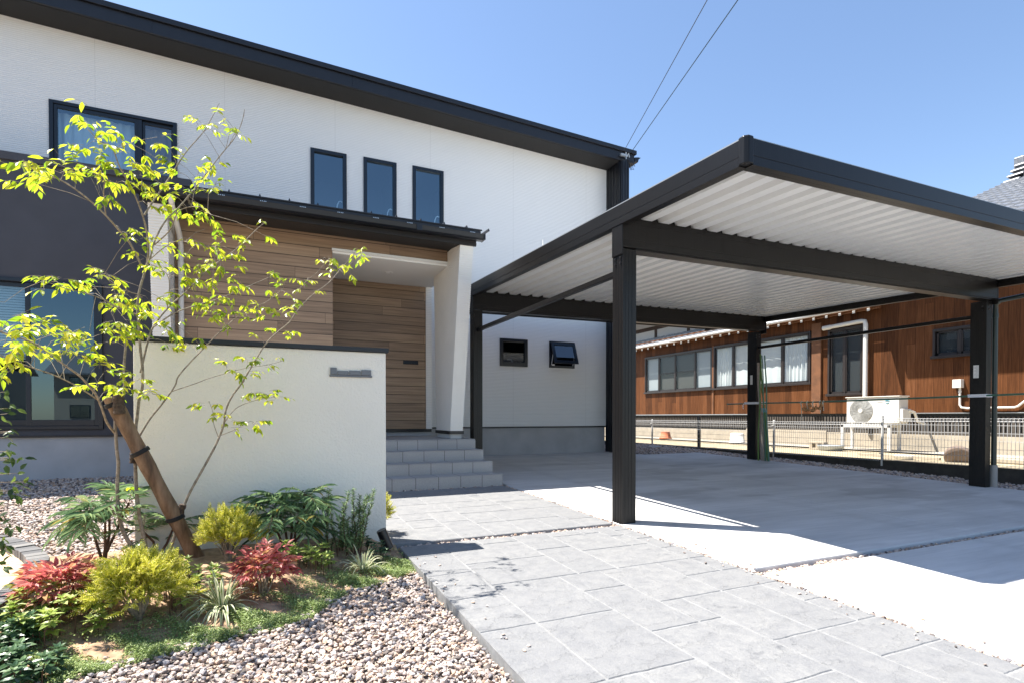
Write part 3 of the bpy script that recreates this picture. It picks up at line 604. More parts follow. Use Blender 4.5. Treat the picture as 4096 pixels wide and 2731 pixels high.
# folded-plate deck, ribs running from street to house
b = MB(); pit = .2032; x = 3.31 - pit * 1 - .06; prof = []
while x < CX1 - .05:
    for dx, h in ((0, 0), (.098, 0), (.118, .075), (.172, .075)):
        if CX0 + .03 < x + dx < CX1 - .03: prof.append((x + dx, h))
    x += pit
ys = [CY0 + .03, CY1 - .03]; base = -.115
vs = [(px_, yy, rz(px_, yy) + base + h) for yy in ys for px_, h in prof]; n = len(prof)
b.add(vs, [(i, i + 1, n + i + 1, n + i) for i in range(n - 1)])
vs = [(px_, yy, rz(px_, yy) + base + h + .004) for yy in ys for px_, h in prof]
b.add(vs, [(n + i, n + i + 1, i + 1, i) for i in range(n - 1)])
b.build('roof_deck', M['deck'], CP)
def fascia(name, x0, x1, y0, y1, inner):
    b = MB(); sl_box(b, x0, x1, y0, y1, -.115, 0); 
    e = .004
    ix0, ix1, iy0, iy1 = x0 + (e if inner == 'x0' else 0), x1 - (e if inner == 'x1' else 0), y0 + (e if inner == 'y0' else 0), y1 - (e if inner == 'y1' else 0)
    sl_box(b, ix0, ix1, iy0, iy1, -.1175, -.115); sl_box(b, x0, x1, y0, y1, -.180, -.1175)
    # return lip below the deck
    if inner == 'y0': sl_box(b, x0, x1, y1, y1 + .05, -.180, -.168)
    if inner == 'x0': sl_box(b, x1, x1 + .03, y0, y1, -.180, -.168)
    if inner == 'x1': sl_box(b, x0 - .03, x1, y0, y1, -.225, -.1805)
    return b.build(name, M['alu'], CP, bevel=.003)
fascia('fascia', CX0 + .065, CX1 - .065, CY0, CY0 + .05, 'y0'); fascia('fascia', CX0 + .065, CX1 - .065, CY1 - .05, CY1, 'y1')
fascia('fascia', CX0, CX0 + .05, CY0 + .065, CY1 - .065, 'x0'); fascia('fascia', CX1 - .05, CX1, CY0 + .065, CY1 - .065, 'x1')
for cx, cy, sx, sy in ((CX0, CY0, 1, 1), (CX1, CY0, -1, 1), (CX0, CY1, 1, -1), (CX1, CY1, -1, -1)):
    b = MB(); poly = [(cx - .004 * sx + .02 * sx * 0, cy + .066 * sy), (cx - .004 * sx, cy + .022 * sy), (cx + .022 * sx, cy - .004 * sy), (cx + .066 * sx, cy - .004 * sy), (cx + .066 * sx, cy + .066 * sy)]
    if sx * sy < 0: poly = poly[::-1]
    k = len(poly); vs = [(px_, py_, rz(px_, py_) + d) for d in (-.172, .012) for px_, py_ in poly]; vs += [(cx + (px_ - cx) * .8 + .01 * sx, cy + (py_ - cy) * .8 + .01 * sy, rz(cx, cy) + .024) for px_, py_ in poly]
    b.add(vs, [tuple(range(k))[::-1], tuple(range(2 * k, 3 * k))] + [(j * k + i, j * k + (i + 1) % k, (j + 1) * k + (i + 1) % k, (j + 1) * k + i) for j in (0, 1) for i in range(k)])
    b.build('corner_cap', M['alu'], CP, bevel=.006)
b = MB(); sl_box(b, CX0 + .002, CX0 + .014, CY0 + .07, CY1 - .07, .001, .010); sl_box(b, CX0 + .07, CX1 - .07, CY0 + .002, CY0 + .012, .001, .006); b.build('bright_edge', M['edge'] if 'edge' in M else plain('grey_edge_strip', (.30, .32, .34), .4, metal=.4), CP)
def beam(yf, yb, dz0, name='beam'):
    b = MB(); z = lambda x: rz(x, yf) - .115
    b.hexa([(x, y, z(x) - d) for d in (.272, .001) for x, y in ((3.02, yf), (9.37, yf), (9.37, yb), (3.02, yb))])
    b.hexa([(x, y, z(x) - d) for d in (.288, .2725) for x, y in ((3.17, yf + .012), (9.22, yf + .012), (9.22, yb - .012), (3.17, yb - .012))])
    b.hexa([(x, y, z(x) + d) for d in (-.01, .075) for x, y in ((3.06, yf + .03), (9.33, yf + .03), (9.33, yf + .04), (3.06, yf + .04))])
    for q in (.05, .2): b.hexa([(x, y, z(x) - d) for d in (q + .006, q) for x, y in ((3.03, yf - .003), (9.36, yf - .003), (9.36, yf), (3.03, yf))])
    return b.build(name, M['alu'], CP, bevel=.003)
beam(4.17, 4.325, 0); beam(8.075, 8.23, 0)
def post(x0, x1, y0, y1, yb, left=True):
    b = MB(); zt = rz(x0, yb) - .115 - .2885; z0 = gz(y0) - .05
    b.box(x0, x1, y0, y1, z0, zt)
    for k in range(1, 4): y = y0 + (y1 - y0) * k / 4; b.box(x0 - .0025, x0, y - .015, y + .010, z0, zt); b.box(x1, x1 + .0025, y - .015, y + .010, z0, zt)
    for k in range(1, 4): x = x0 + (x1 - x0) * k / 4; b.box(x - .012, x + .010, y0 - .0025, y0, z0, zt)
    o = b.build('post', M['alu'], CP, bevel=.003)
    c = MB(); e0, e1 = (x0 - .014, x0 - .001) if x0 < 6 else (x1 + .001, x1 + .014)
    c.box(e0, e1, yb - .004, yb + .160, zt - .05, zt + .275); c.build('bracket', M['alu'], o, bevel=.003)
    for dy in (.035, .115):
        for dz in (.075, .125): s = MB(); s.tube([(x0 - .014, yb + dy, zt - dz), (x0 + .005, yb + dy, zt - dz)], .011, 6, sm=False); s.build('bolt', M['alu2'], o)
    return o
M['alu2'] = plain('bolt_black', (.05, .05, .055), .3, metal=.6)
p1 = post(3.02, 3.168, 4.17, 4.335, 4.17); p2 = post(3.02, 3.168, 8.08, 8.245, 8.075)
p3 = post(9.215, 9.345, 4.235, 4.43, 4.17); p4 = post(9.245, 9.385, 8.19, 8.41, 8.075)
b = MB(); b.box(3.07, 3.12, 4.335, 8.08, 2.435, 2.488); b.build('tie_bar', M['alu'], CP, bevel=.003)
b = MB(); b.box(9.28, 9.33, 4.43, 8.19, 2.495, 2.548); b.build('tie_bar', M['alu'], CP, bevel=.003)
def sticker(parent, x, y0, y1, z0, z1):
    b = MB(); b.box(x - .0015, x, y0, y1, z0, z1); o = b.build('label', M['white'], parent)
    c = MB(); nl = int((z1 - z0) / .016)
    for k in range(nl): z = z0 + .012 + k * .0155; c.box(x - .0022, x - .0016, y0 + .01, y1 - .012 - .02 * (k % 3 == 1), z, z + .004)
    c.build('print', M['greyink'], o)
v = atX(3905, 1485, 9.222); sticker(p3, 9.2123, v[1] - .035, v[1] + .03, v[2] - .09, v[2] + .09)
v = atX(3006, 1518, 9.245); sticker(p4, 9.2423, v[1] - .03, v[1] + .03, v[2] - .095, v[2] + .095)
def mbt(pts, r, n=8): b = MB(); b.tube(pts, r, n); return b
px0 = 9.412; py0 = 4.225
dp = mbt([(px0, 2.95, 2.80), (px0, 4.18, 2.72), (px0, py0 - .03, 2.705), (px0, py0, 2.67), (px0, py0, 2.60), (px0, py0, gz(4.2) + .3)], .033, 12); dp.tube([(px0, py0, 2.55), (px0, py0, 2.49)], .038, 12)
dpo = dp.build('downpipe', M['pipegreen'], CP)
mbt([(px0, py0, gz(4.2) - .05), (px0, py0, gz(4.2) + .31)], .044, 14).build('sleeve', M['greypipe'], dpo)
b = MB(); b.box(3.02, 3.05, 5.75, 5.80, rz(3.03, 5.75) + .002, rz(3.03, 5.75) + .012); b.tube([(3.035, 5.775, rz(3, 5.77)), (3.035, 5.775, rz(3, 5.77) + .09)], .011, 8)
b.build('lug', M['white'], CP)
# power cables on the eave corner
CB = thing('service_cables', (7.5, 10.15, 6.95), 'two thin dark service cables clamped to the eave corner of the white house', 'cable')
def catenary(a, c, r, m, name, sag=.12, twist=True):
    b = MB(); a = np.array(a); c = np.array(c); n = 40
    pts = [a + (c - a) * t_ - np.array([0, 0, sag * 4 * t_ * (1 - t_)]) for t_ in np.linspace(0, 1, n)]
    b.tube(pts, r, 5); return b.build(name, m, CB)
A1 = atY(2496, 605, 10.12); A2 = atY(2523, 613, 10.12)
def far(p, q, k=4.0): return np.array(p) + (np.array(q) - np.array(p)) * k
catenary(A1, far(A1, cO + ray(2846, -30) * 7.2), .006, M['rope'], 'cable', 0); catenary(A2, far(A2, cO + ray(2972, -28) * 7.2), .0075, M['pipegreen'], 'cable', 0)
b = MB(); q = atY(2485, 618, 10.13); b.box(q[0] - .02, q[0] + .16, 10.10, 10.155, q[2] - .035, q[2] + .01); b.tube([q + [.11, -.03, .05], q + [.11, -.03, -.1]], .012, 6); b.tube([q + [.17, -.03, .04], q + [.2, -.03, -.05]], .014, 6); b.build('clamp', M['zinc'], CB)
b = MB(); c0 = atY(2508, 640, 10.1)
for k, (dx, dz) in enumerate(((.10, -.22), (.16, -.20), (.19, -.12), (.06, -.16))):
    b.tube([c0, c0 + [dx * .5, -.02 * k, dz * .35], c0 + [dx, -.02, dz * .9], c0 + [dx * 1.05, -.03, dz], c0 + [dx * .8, -.03, dz * 1.05], c0 + [dx * .35, -.02, dz * .5], c0 + [0, 0, -.03]], .0045, 5)
b.build('loop', M['rope'], CB)
# ---------------------------------------------------------------- poles and pipe tied to the carport
v0 = atX(2960, 1617, 9.23); v1 = atX(4068, 1578, 9.2)
PO = MB(); PO.tube([(9.235, 8.95, 1.378), (9.20, 8.0, 1.378), (9.20, 6.9, 1.372), (9.20, 5.5, 1.385), (9.205, 3.80, 1.405)], .0135, 8)
tag(PO.build('garden_pole', M['greenpole']), 'long thin green garden pole tied level between the right carport posts', 'pole')
def tape(x0, x1, y0, y1, z, label, ends):
    b = MB(); b.box(x0, x1, y0, y1, z - .022, z + .022); b.box(x0 - .004, x1 + .003, y0 - .003, y1 + .003, z + .006, z + .016)
    for e in ends: b.tube([(x0 - .006, y1, z), (x0 - .02, y1 + .02, z - .04), (x0 - .015, y1 + .015, z - e)], .008, 5)
    tag(b.build('tape', M['tape'], bevel=.003), label, 'tape')
tape(9.185, 9.355, 4.222, 4.44, 1.40, 'white tape wrapped round front right carport post holding the green pole', [])
tape(9.175, 9.40, 8.05, 8.42, 1.385, 'white tape wrapped round rear right carport post and leaning poles', [.12])
for k, (xb, xt, yt, r, m, lab) in enumerate(((3040, 3030, 1450, .016, 'bamboo', 'grey bamboo pole nearest the rear carport post'), (3090, 3040, 1415, .014, 'greenbam', 'bright green pole leaning with the tallest tip by the post'), (3065, 3033, 1449, .019, 'bamboo', 'thick grey bamboo pole leaning beside the rear right post'), (3078, 3048, 1420, .012, 'greenpole', 'thin dark green pole in the middle of the leaning bundle'), (3104, 3060, 1420, .013, 'greenpole', 'dark green pole at the outer edge of the leaning bundle'), (3030, 3042, 1480, .011, 'greenbam', 'short yellow green pole behind the grey bamboo'))):
    P0 = np.array([9.22 - .015 * k, 8.16 - .12 - (xb - 3030) * .0032, gz(8.1) + .005]); q = atX(xt, yt, 9.215 - .012 * k); q[0] = 9.215 - .012 * k
    b = MB(); n = 9; pts = [P0 + (q - P0) * i / n + np.array([0, .01 * math.sin(i * 1.1 + k), 0]) for i in range(n + 1)]
    b.tube(pts, [1.3 * r * (1 - .35 * i / n) * (1.0 + .10 * (i % 2)) for i in range(n + 1)], 8)
    tag(b.build('bamboo_pole', M[m]), lab, 'pole', 'poles leaning on the rear right carport post')
b = MB()
for k in range(5): b.tube([(9.19 - .006 * k, 8.02 - .035 * k, 1.26), (9.17 - .006 * k, 7.985 - .03 * k, 1.275), (9.16, 7.96 - .03 * k, 1.20 - .02 * (k % 2))], .006, 5)
tag(b.build('blue_string', M['blue']), 'blue string knotted round the leaning poles', 'string')
b = MB(); rr = random.Random(5)
for k in range(9):
    y = 7.06 - k * .044 - .02 * (k > 6); z = 1.345 - rr.uniform(.03, .13); 
    b.lathe((9.20 + rr.uniform(-.03, .02), y, z - .035), [(.004, 0), (.028, .008), (.036, .028), (.026, .05), (.008, .068), (.005, .11)], 8)
tag(b.build('dried_onions', M['dried']), 'bunch of dried brown onions hanging from the green pole', 'onions')
b = MB()
for k, y in enumerate((7.1, 6.98, 6.86, 6.72, 6.66)): b.tube([(9.2, y, 1.40), (9.185, y + .01, 1.36), (9.19, y, 1.30), (9.185, y - .012, 1.37 - (.33, .12, .15, .20, .16)[k])], [.009, .012, .007, .006], 5)
tag(b.build('raffia_ties', M['paleb']), 'pale raffia ties dangling beside the dried onions', 'string')
#@@PART5
# ---------------------------------------------------------------- wire fence
FX = 10.40
FE = thing('wire_fence', (FX, 8.5, .28), 'low galvanised wire mesh fence along the neighbouring yard', 'fence')
def fpanel(y0, y1, z0, z1):
    b = MB(); r = .0029; y = y0
    while y < y1:
        yy = y + .00; b.tube([(FX, yy, z0), (FX, yy, z1 - .05), (FX + .022, yy + .004, z1 - .02), (FX + .02, yy + .01, z1 + .004), (FX - .012, yy + .012, z1), (FX - .018, yy + .01, z1 - .035)], r, 4, cap=False); y += .05
    for z in np.linspace(z0 + .03, z1 - .11, 6): b.tube([(FX + .004, y0, z), (FX + .004, y1, z)], r * 1.1, 4)
    for z, d in ((z1 - .05, 0), (z1 - .045, .02), (z1 - .005, .022), (z1 - .002, -.012), (z0 + .01, .0)): b.tube([(FX + d, y0, z), (FX + d, y1, z)], r * 1.3, 4)
    b.build('mesh_panel', M['wire'], FE)
fpanel(6.42, 14.6, .285, 1.0); fpanel(2.0, 6.35, .315, 1.075)
for y, m, h in ((12.958, 'postw', 1.02), (8.745, 'postw', 1.02), (6.385, 'postw', 1.12), (3.6, 'postw', 1.1)):
    b = MB(); b.tube([(FX + .035, y, .2), (FX + .035, y, h)], .024, 12); b.tube([(FX + .035, y, h), (FX + .035, y, h + .012)], [.026, .012], 12)
    b.box(FX - .012, FX + .02, y - .03, y + .03, h - .12, h - .10); b.box(FX - .012, FX + .02, y - .03, y + .03, .42, .44); b.build('fence_post', M[m], FE)
b = MB(); b.box(FX + .01, FX + .07, 11.03, 11.10, .2, 1.13); b.build('fence_post', M['black'], FE, bevel=.004)
# ---------------------------------------------------------------- neighbour's timber house
NX = 13.6
N = thing('neighbour_house', (NX, 10, YZ), 'old wooden house clad in reddish cedar boards under grey tiled roofs', 'house')
def xq(b, y0, y1, z0, z1, x=NX, m=0): b.quad((x, y1, z0), (x, y0, z0), (x, y0, z1), (x, y1, z1), m)
def nb_wall(b, y0, y1, z0, ztop, holes, depth=.12):
    ys = sorted({y0, y1, *[h[0] for h in holes], *[h[1] for h in holes]}); zs = sorted({z0, ztop, *[h[2] for h in holes], *[h[3] for h in holes]})
    for i in range(len(ys) - 1):
        for j in range(len(zs) - 1):
            if any(h[0] <= ys[i] and ys[i + 1] <= h[1] and h[2] <= zs[j] and zs[j + 1] <= h[3] for h in holes): continue
            xq(b, ys[i], ys[i + 1], zs[j], zs[j + 1])
    for y_0, y_1, lo, hi in holes:
        d = NX + depth
        b.quad((NX, y_0, lo), (d, y_0, lo), (d, y_0, hi), (NX, y_0, hi)); b.quad((NX, y_1, hi), (d, y_1, hi), (d, y_1, lo), (NX, y_1, lo))
        b.quad((NX, y_0, lo), (NX, y_1, lo), (d, y_1, lo), (d, y_0, lo)); b.quad((NX, y_1, hi), (NX, y_0, hi), (d, y_0, hi), (d, y_1, hi))
W1 = (13.80, 17.31, 2.01, 3.40); W2 = (10.22, 13.74, 2.0, 3.42); W3 = (8.77, 9.72, 1.655, 3.38); W4 = (6.22, 7.235, 2.40, 3.03)
b = MB(); nb_wall(b, 8.62, 24, 1.19, 4.0, [W1, W2, W3]); nb_wall(b, 2, 8.62, 1.19, 5.0, [W4])
b.quad((NX, 8.62, 4), (19.6, 8.62, 4), (19.6, 8.62, 7.62), (NX, 8.62, 5.06))
b.quad((NX, 2, .3), (NX + 10, 2, .3), (NX + 10, 2, 8), (NX, 2, 5)); b.quad((NX + 10, 2, .3), (NX + 10, 24, .3), (NX + 10, 24, 5), (NX + 10, 2, 5)); b.quad((NX, 24, .3), (NX, 24, 4), (NX + 10, 24, 4), (NX + 10, 24, .3))
b.build('wall', M['redwood'], N)
b = MB(); b.box(NX - .03, NX + .01, 12.0, 24, 1.168, 1.192); b.box(NX - .03, NX + .01, 2, 8.62, 1.178, 1.196); b.build('sill_flashing', M['zinc'], N)
b = MB(); b.box(NX + .06, NX + .25, 2, 24, .28, 1.2); b.build('underfloor', M['interiord'], N)
b = MB(); b.box(NX + .01, NX + .06, 12.4, 24, .25, .775); b.box(NX - .02, NX + .06, 9.75, 12.4, .25, .74); b.box(NX + .0, NX + .06, 2, 9.75, .25, .70); b.build('foundation', M['fconc'], N, bevel=.005)
b = MB(); y = 2.0
while y < 24: b.box(NX + .02, NX + .045, y, y + .05, .70, 1.11); y += .082
b.box(NX + .01, NX + .05, 2, 24, .70, .785); b.build('vent_slats', M['fconc2'], N)
for q_ in ((NX - .055, NX + .03, 9.90, 10.17, 1.19, 3.60), (NX - .03, NX + .03, 13.735, 13.805, 1.19, 3.45)): b = MB(); b.box(*q_); b.build('corner_board', M['midwood'], N, bevel=.004)
def nbwin(W, splits, kinds, name='window'):
    y0, y1, lo, hi = W; f = MB(); wd = .05
    def bar(a, c, z0, z1, x0=NX - .035, x1=NX + .05): f.box(x0, x1, a, c, z0, z1)
    bar(y0, y0 + wd, lo, hi); bar(y1 - wd, y1, lo, hi); bar(y0, y1, hi - .06, hi, NX - .04); bar(y0 - .03, y1 + .03, lo - .015, lo + .045, NX - .07)
    for s in splits: bar(s - .028, s + .028, lo + .045, hi - .06, NX - .015)
    o = f.build(name, M['nbframe'], N, bevel=.004)
    ed = [y0 + wd] + list(splits) + [y1 - wd]
    for i, k in enumerate(kinds):
        a, c = ed[i] + .025, ed[i + 1] - .025; fr = MB(); x0, x1 = (NX - .005, NX + .02)
        for q in ((a, a + .03, lo + .05, hi - .06), (c - .03, c, lo + .05, hi - .06), (a, c, lo + .045, lo + .10), (a, c, hi - .10, hi - .06)): fr.box(x0, x1, *q)
        if k == 'paper2': fr.box(x0, x1, a, c, lo + .68, lo + .71)
        so = fr.build('sash', M['nbframe'], o)
        g = MB(); g.quad((NX + .005, c, lo + .09), (NX + .005, a, lo + .09), (NX + .005, a, hi - .09), (NX + .005, c, hi - .09)); g.build('pane', M['nglass'], so)
        g = MB()
        if k in ('paper', 'paper2', 'screen'):
            g.box(NX + .06, NX + .065, a, c, lo + .02, hi - .02); g.build('screen', M['nbpaper'] if k == 'paper' else M['nbscreen'], so)
        elif k == 'dark': g.box(NX + .06, NX + .065, a - .02, c + .02, lo + .0, hi - .0); g.build('unlit_room_panel', M['interiord'], so)  # added dark panel stands in for the unlit room behind the pane
        elif k == 'sheer': drape(a, c, lo + .03, hi - .03, NX + .045, 3, .005, M['curtain'], so, axis=1)
        elif k == 'curtain': drape(a, c, lo + .03, hi - .03, NX + .065, 6, .026, M['curtain'], so, axis=1)
    b = MB(); b.box(NX + .16, NX + .5, y0 - .1, y1 + .1, lo - .1, lo - .05); b.quad((NX + .5, y1 + .1, lo - .1), (NX + .5, y0 - .1, lo - .1), (NX + .5, y0 - .1, hi + .1), (NX + .5, y1 + .1, hi + .1)); b.build('room', M['interiord'], o)
nbwin(W1, [14.62, 15.62, 16.50], ['paper', 'paper2', 'paper2', 'paper'])
nbwin(W2, [11.12, 12.0, 12.93], ['curtain', 'sheer', 'sheer', 'curtain'])
nbwin(W3, [9.27], ['dark', 'dark']); nbwin(W4, [6.72], ['dark', 'dark'])
# lean-to roof over the window front
EX, EZ, LS = 13.25, 3.745, .40
def tiles(b, x0, z0, s, nrow, y0, y1, run=.26, wv=.30, amp=.028):
    n = max(4, int((y1 - y0) / wv * 6))
    yy = np.linspace(y0, y1, n + 1); cr = amp * (np.abs(np.sin(np.pi * (yy - y0) / wv)) ** 1.5)
    for i in range(nrow):
        xa, xb = x0 + i * run, x0 + (i + 1) * run + .02
        za, zb = z0 + i * run * s + .028, z0 + (i + 1) * run * s + .004
        vs = [(xa, y, za + c) for y, c in zip(yy, cr)] + [(xb, y, zb + c) for y, c in zip(yy, cr)] + [(xa, y, za - .03) for y in yy]
        k = n + 1; b.add(vs, [(j + 1, j, k + j, k + j + 1) for j in range(n)], 0, True); b.add(vs[:k] + vs[2 * k:], [(j, j + 1, k + j + 1, k + j) for j in range(n)], 0)
b = MB(); tiles(b, EX, EZ + .03, LS, 6, 8.35, 22); lr = b.build('lean_to_roof', M['tileroof'], N)
b = MB(); b.hexa([(EX + .02, 8.4, EZ - .03), (EX + 1.45, 8.4, EZ - .03 + 1.43 * LS), (EX + 1.45, 22, EZ - .03 + 1.43 * LS), (EX + .02, 22, EZ - .03), (EX + .02, 8.4, EZ + .02), (EX + 1.45, 8.4, EZ + .02 + 1.43 * LS), (EX + 1.45, 22, EZ + .02 + 1.43 * LS), (EX + .02, 22, EZ + .02)]); b.build('roof_boards', M['midwood'], lr)
b = MB(); b.tube([(EX - .05, 8.3, EZ + .015), (EX - .05, 22, EZ + .02)], .045, 10); b.build('gutter', M['gutterw'], lr)
y = 8.45; k = 0
while y < 20:
    b = MB(); b.hexa([(EX + .04, y, EZ - .105), (NX, y, EZ - .105 + (NX - EX - .02) * LS), (NX, y + .06, EZ - .105 + (NX - EX - .02) * LS), (EX + .04, y + .06, EZ - .105), (EX + .04, y, EZ - .033), (NX, y, EZ - .033 + (NX - EX - .02) * LS), (NX, y + .06, EZ - .033 + (NX - EX - .02) * LS), (EX + .04, y + .06, EZ - .033)])
    b.box(EX + .028, EX + .0395, y - .002, y + .062, EZ - .108, EZ - .035, 1); b.build('rafter', [M['midwood'], M['white']], lr); y += .36; k += 1
b = MB(); b.box(NX - .24, NX - .14, 8.3, 22, EZ - .06, EZ + .02); b.build('purlin', M['midwood'], lr)
b = MB(); b.box(14.4, 14.5, 8.66, 22, 4.0, 5.6); b.build('plaster_wall', M['plaster'], N)
b = MB(); b.box(14.36, 14.4, 8.66, 22, 4.58, 4.72)
for y in (10.4, 12.2, 14.0, 15.75, 17.6, 19.4): b.box(14.37, 14.4, y, y + .13, 4.0, 4.58)
b.build('timber_frame', M['darkwood'], N)
b = MB(); b.hexa([(13.6, 8.8, 4.78), (17, 8.8, 6.2), (17, 22, 6.2), (13.6, 22, 4.78), (13.6, 8.8, 4.86), (17, 8.8, 6.3), (17, 22, 6.3), (13.6, 22, 4.86)]); b.build('upper_eave', M['darkwood'], N)
# main gable roof
G0, GZ0, GS = 12.5, 4.81, .426; VY = 8.62; nr = int((19.85 - G0) / .30)
b = MB(); tiles(b, G0, GZ0, GS, nr, 1.0, VY, .30, .30, .032); gr = b.build('gable_roof', M['tileroof'], N)
b = MB(); b.hexa([(G0, 1, GZ0 - .14), (20, 1, GZ0 - .14 + 7.5 * GS), (20, VY - .03, GZ0 - .14 + 7.5 * GS), (G0, VY - .03, GZ0 - .14), (G0, 1, GZ0 - .03), (20, 1, GZ0 - .03 + 7.5 * GS), (20, VY - .03, GZ0 - .03 + 7.5 * GS), (G0, VY - .03, GZ0 - .03)]); b.build('roof_boards', M['midwood'], gr)
b = MB(); b.hexa([(G0 + .1, VY - .05, GZ0 - .75), (16, VY - .05, GZ0 + .9), (16, VY + .0, GZ0 + .9), (G0 + .1, VY + .0, GZ0 - .75), (G0 + .1, VY - .05, GZ0 - .0), (16, VY - .05, GZ0 + 1.45), (16, VY + .0, GZ0 + 1.45), (G0 + .1, VY + .0, GZ0 - .0)]); b.build('sun_block_board', M['midwood'], gr)  # deep board added to block a sun streak between the two roofs
b = MB(); rx = 19.9; rzz = GZ0 + 7.3 * GS
for k in range(5): b.box(rx - .13 + .012 * k, rx + .13 - .012 * k, 1, VY - .25, rzz + .02 + k * .075, rzz + .08 + k * .075)
b.tube([(rx, 1, rzz + .44), (rx, VY - .2, rzz + .44)], .10, 10); b.build('ridge', M['tileroof'], gr)
b = MB()
for k in range(4):
    w_ = .30 - .035 * k; y1 = VY + .05 - .07 * k; z0 = rzz - .06 + k * .135; prof = [(rx + w_ * math.cos(a), z0 + .11 * math.sin(a)) for a in np.linspace(0, math.pi, 9)]
    b.prism([(q[0], q[1]) for q in prof][::-1], 1, y1 - .40, y1)
b.box(rx - .13, rx + .13, VY - .38, VY - .14, rzz + .0, rzz + .62); b.build('ridge_end', M['tileroof'], gr, bevel=.02)
# pipes on the wall
b = MB(); b.tube([(NX - .10, 9.75, 3.42), (NX - .10, 9.62, 3.43), (NX - .10, 8.78, 3.455), (NX - .10, 8.70, 3.44), (NX - .10, 8.68, 3.36), (NX - .10, 8.68, .9)], .052, 14); b.tube([(NX - .10, 9.80, 3.42), (NX - .10, 9.60, 3.428)], .06, 14); b.build('downpipe', M['cream'], N)
b = MB(); b.tube([(NX - .05, 6.69, 1.72), (NX - .05, 6.69, 1.36), (NX - .05, 6.66, 1.30), (NX - .05, 6.55, 1.285), (NX - .05, 5.76, 1.29), (NX - .05, 5.70, 1.31), (NX - .05, 5.5, 1.50), (NX - .05, 5.4, 1.52)], .022, 10); b.box(NX - .12, NX, 6.64, 6.80, 1.72, 1.90); b.tube([(NX - .05, 6.69, 1.66), (NX - .05, 6.69, 1.62)], .03, 10); b.build('vent_pipe', M['cream'], N, bevel=.004)
# ---------------------------------------------------------------- things in the yard
AC = thing('air_conditioner', (12.9, 8.1, .95), 'cream outdoor air conditioner unit with round fan grille standing on a steel frame', 'air conditioner')
b = MB(); b.box(12.72, 13.05, 7.43, 8.62, .955, 1.55); b.build('casing', M['acwhite'], AC, bevel=.015)
b = MB(); b.box(12.70, 13.07, 7.41, 8.64, 1.55, 1.57); b.build('lid', M['acwhite'], AC, bevel=.006)
fc = (12.715, 8.27, 1.25)
b = MB()
for r_ in np.linspace(.05, .265, 11): b.tube([(fc[0] - .006 - .02 * (1 - (r_ / .27) ** 2), fc[1] + r_ * math.cos(a), fc[2] + r_ * math.sin(a)) for a in np.linspace(0, 2 * math.pi, 33)], .0042, 4, cap=False)
for a in np.linspace(0, 2 * math.pi, 17)[:-1]: b.tube([(fc[0] - .022, fc[1] + .05 * math.cos(a), fc[2] + .05 * math.sin(a)), (fc[0] - .004, fc[1] + .265 * math.cos(a), fc[2] + .265 * math.sin(a))], .003, 4)
go = b.build('fan_grille', M['acgrill'], AC)
def discX(name, c, r, m, parent, th=.01, n=28):
    b = MB(); vs = [(c[0] - s, c[1] + r * math.cos(2 * math.pi * j / n), c[2] + r * math.sin(2 * math.pi * j / n)) for s in (0, th) for j in range(n)]
    b.add(vs, [tuple(range(n)), tuple(range(n, 2 * n))[::-1]] + [((j + 1) % n, j, n + j, n + (j + 1) % n) for j in range(n)]); return b.build(name, m, parent)
discX('fan_well', (12.7195, fc[1], fc[2]), .275, M['acdark'] if 'acdark' in M else plain('fan_well_grey', (.40, .40, .39), .6), go, .003)
discX('hub', (12.70, fc[1], fc[2]), .055, M['acwhite'], go, .012)
b = MB()
for a0, r_ in ((.4, .04), (3.5, .034)): b.tube([(12.7165, 7.68 + r_ * 1.3 * math.cos(a), 1.44 + r_ * .8 * math.sin(a)) for a in np.linspace(a0, a0 + 2.6, 9)], [.002, .005, .008, .010, .010, .009, .007, .005, .002], 5)
b.build('emblem', M['blue'], AC)
b = MB(); b.box(12.7165, 12.7195, 7.78, 7.90, 1.432, 1.446); b.build('print', M['greyink'], AC)
b = MB(); b.box(12.74, 13.03, 7.36, 7.43, 1.0, 1.28); b.tube([(12.95, 7.36, 1.25), (13.05, 7.3, 1.2), (13.2, 7.32, 1.0), (13.5, 7.35, .95)], .03, 8); b.build('valve_cover', M['acwhite'], AC, bevel=.02)
b = MB()
for y in (7.62, 8.70):
    for x in (12.70, 13.06): b.box(x - .02, x + .02, y - .035, y + .035, YZ + .04, .94)
b.box(12.68, 13.08, 7.58, 8.74, .915, .935); b.box(12.68, 12.70, 7.58, 8.74, .86, .915); b.box(13.06, 13.08, 7.58, 8.74, .86, .915)
b.build('stand', M['postw'], AC, bevel=.003)
def lathe_thing(name, c, prof, m, label, cat, n=24):
    b = MB(); b.lathe((0, 0, 0), prof, n); return tag(b.build(name, M[m], loc=None), label, cat), b
def potat(name, c, prof, m, label, cat):
    b = MB(); b.lathe(c, prof, 28); return tag(b.build(name, M[m], loc=c), label, cat)
potat('flower_pot', (12.9, 15.3, YZ + .035), [(.20, 0), (.21, .0), (.21, .05), (.185, .05), (.15, .24), (.148, .25), (.09, .252), (.085, .235), (0, .235)], 'terracotta', 'terracotta flower pot standing upside down by the beige foundation', 'pot')
potat('bucket', (12.9, 12.1, YZ + .035), [(.225, 0), (.225, .03), (.205, .035), (.19, .26), (.17, .285), (0, .287)], 'white', 'white plastic bucket turned upside down behind the wire fence', 'bucket')
potat('basin', (12.3, 8.72, YZ), [(0, .012), (.22, .012), (.27, .13), (.285, .13), (.285, .118), (.235, 0), (0, 0)], 'zinc', 'shallow zinc basin on the yard ground next to the concrete block', 'basin')
potat('plastic_tub', (11.0, 6.33, YZ), [(0, .01), (.12, .01), (.15, .075), (.16, .08), (.158, .07), (.13, 0), (0, 0)], 'white', 'pale plastic tub lying behind the fence post', 'tub')
CBk = MB()
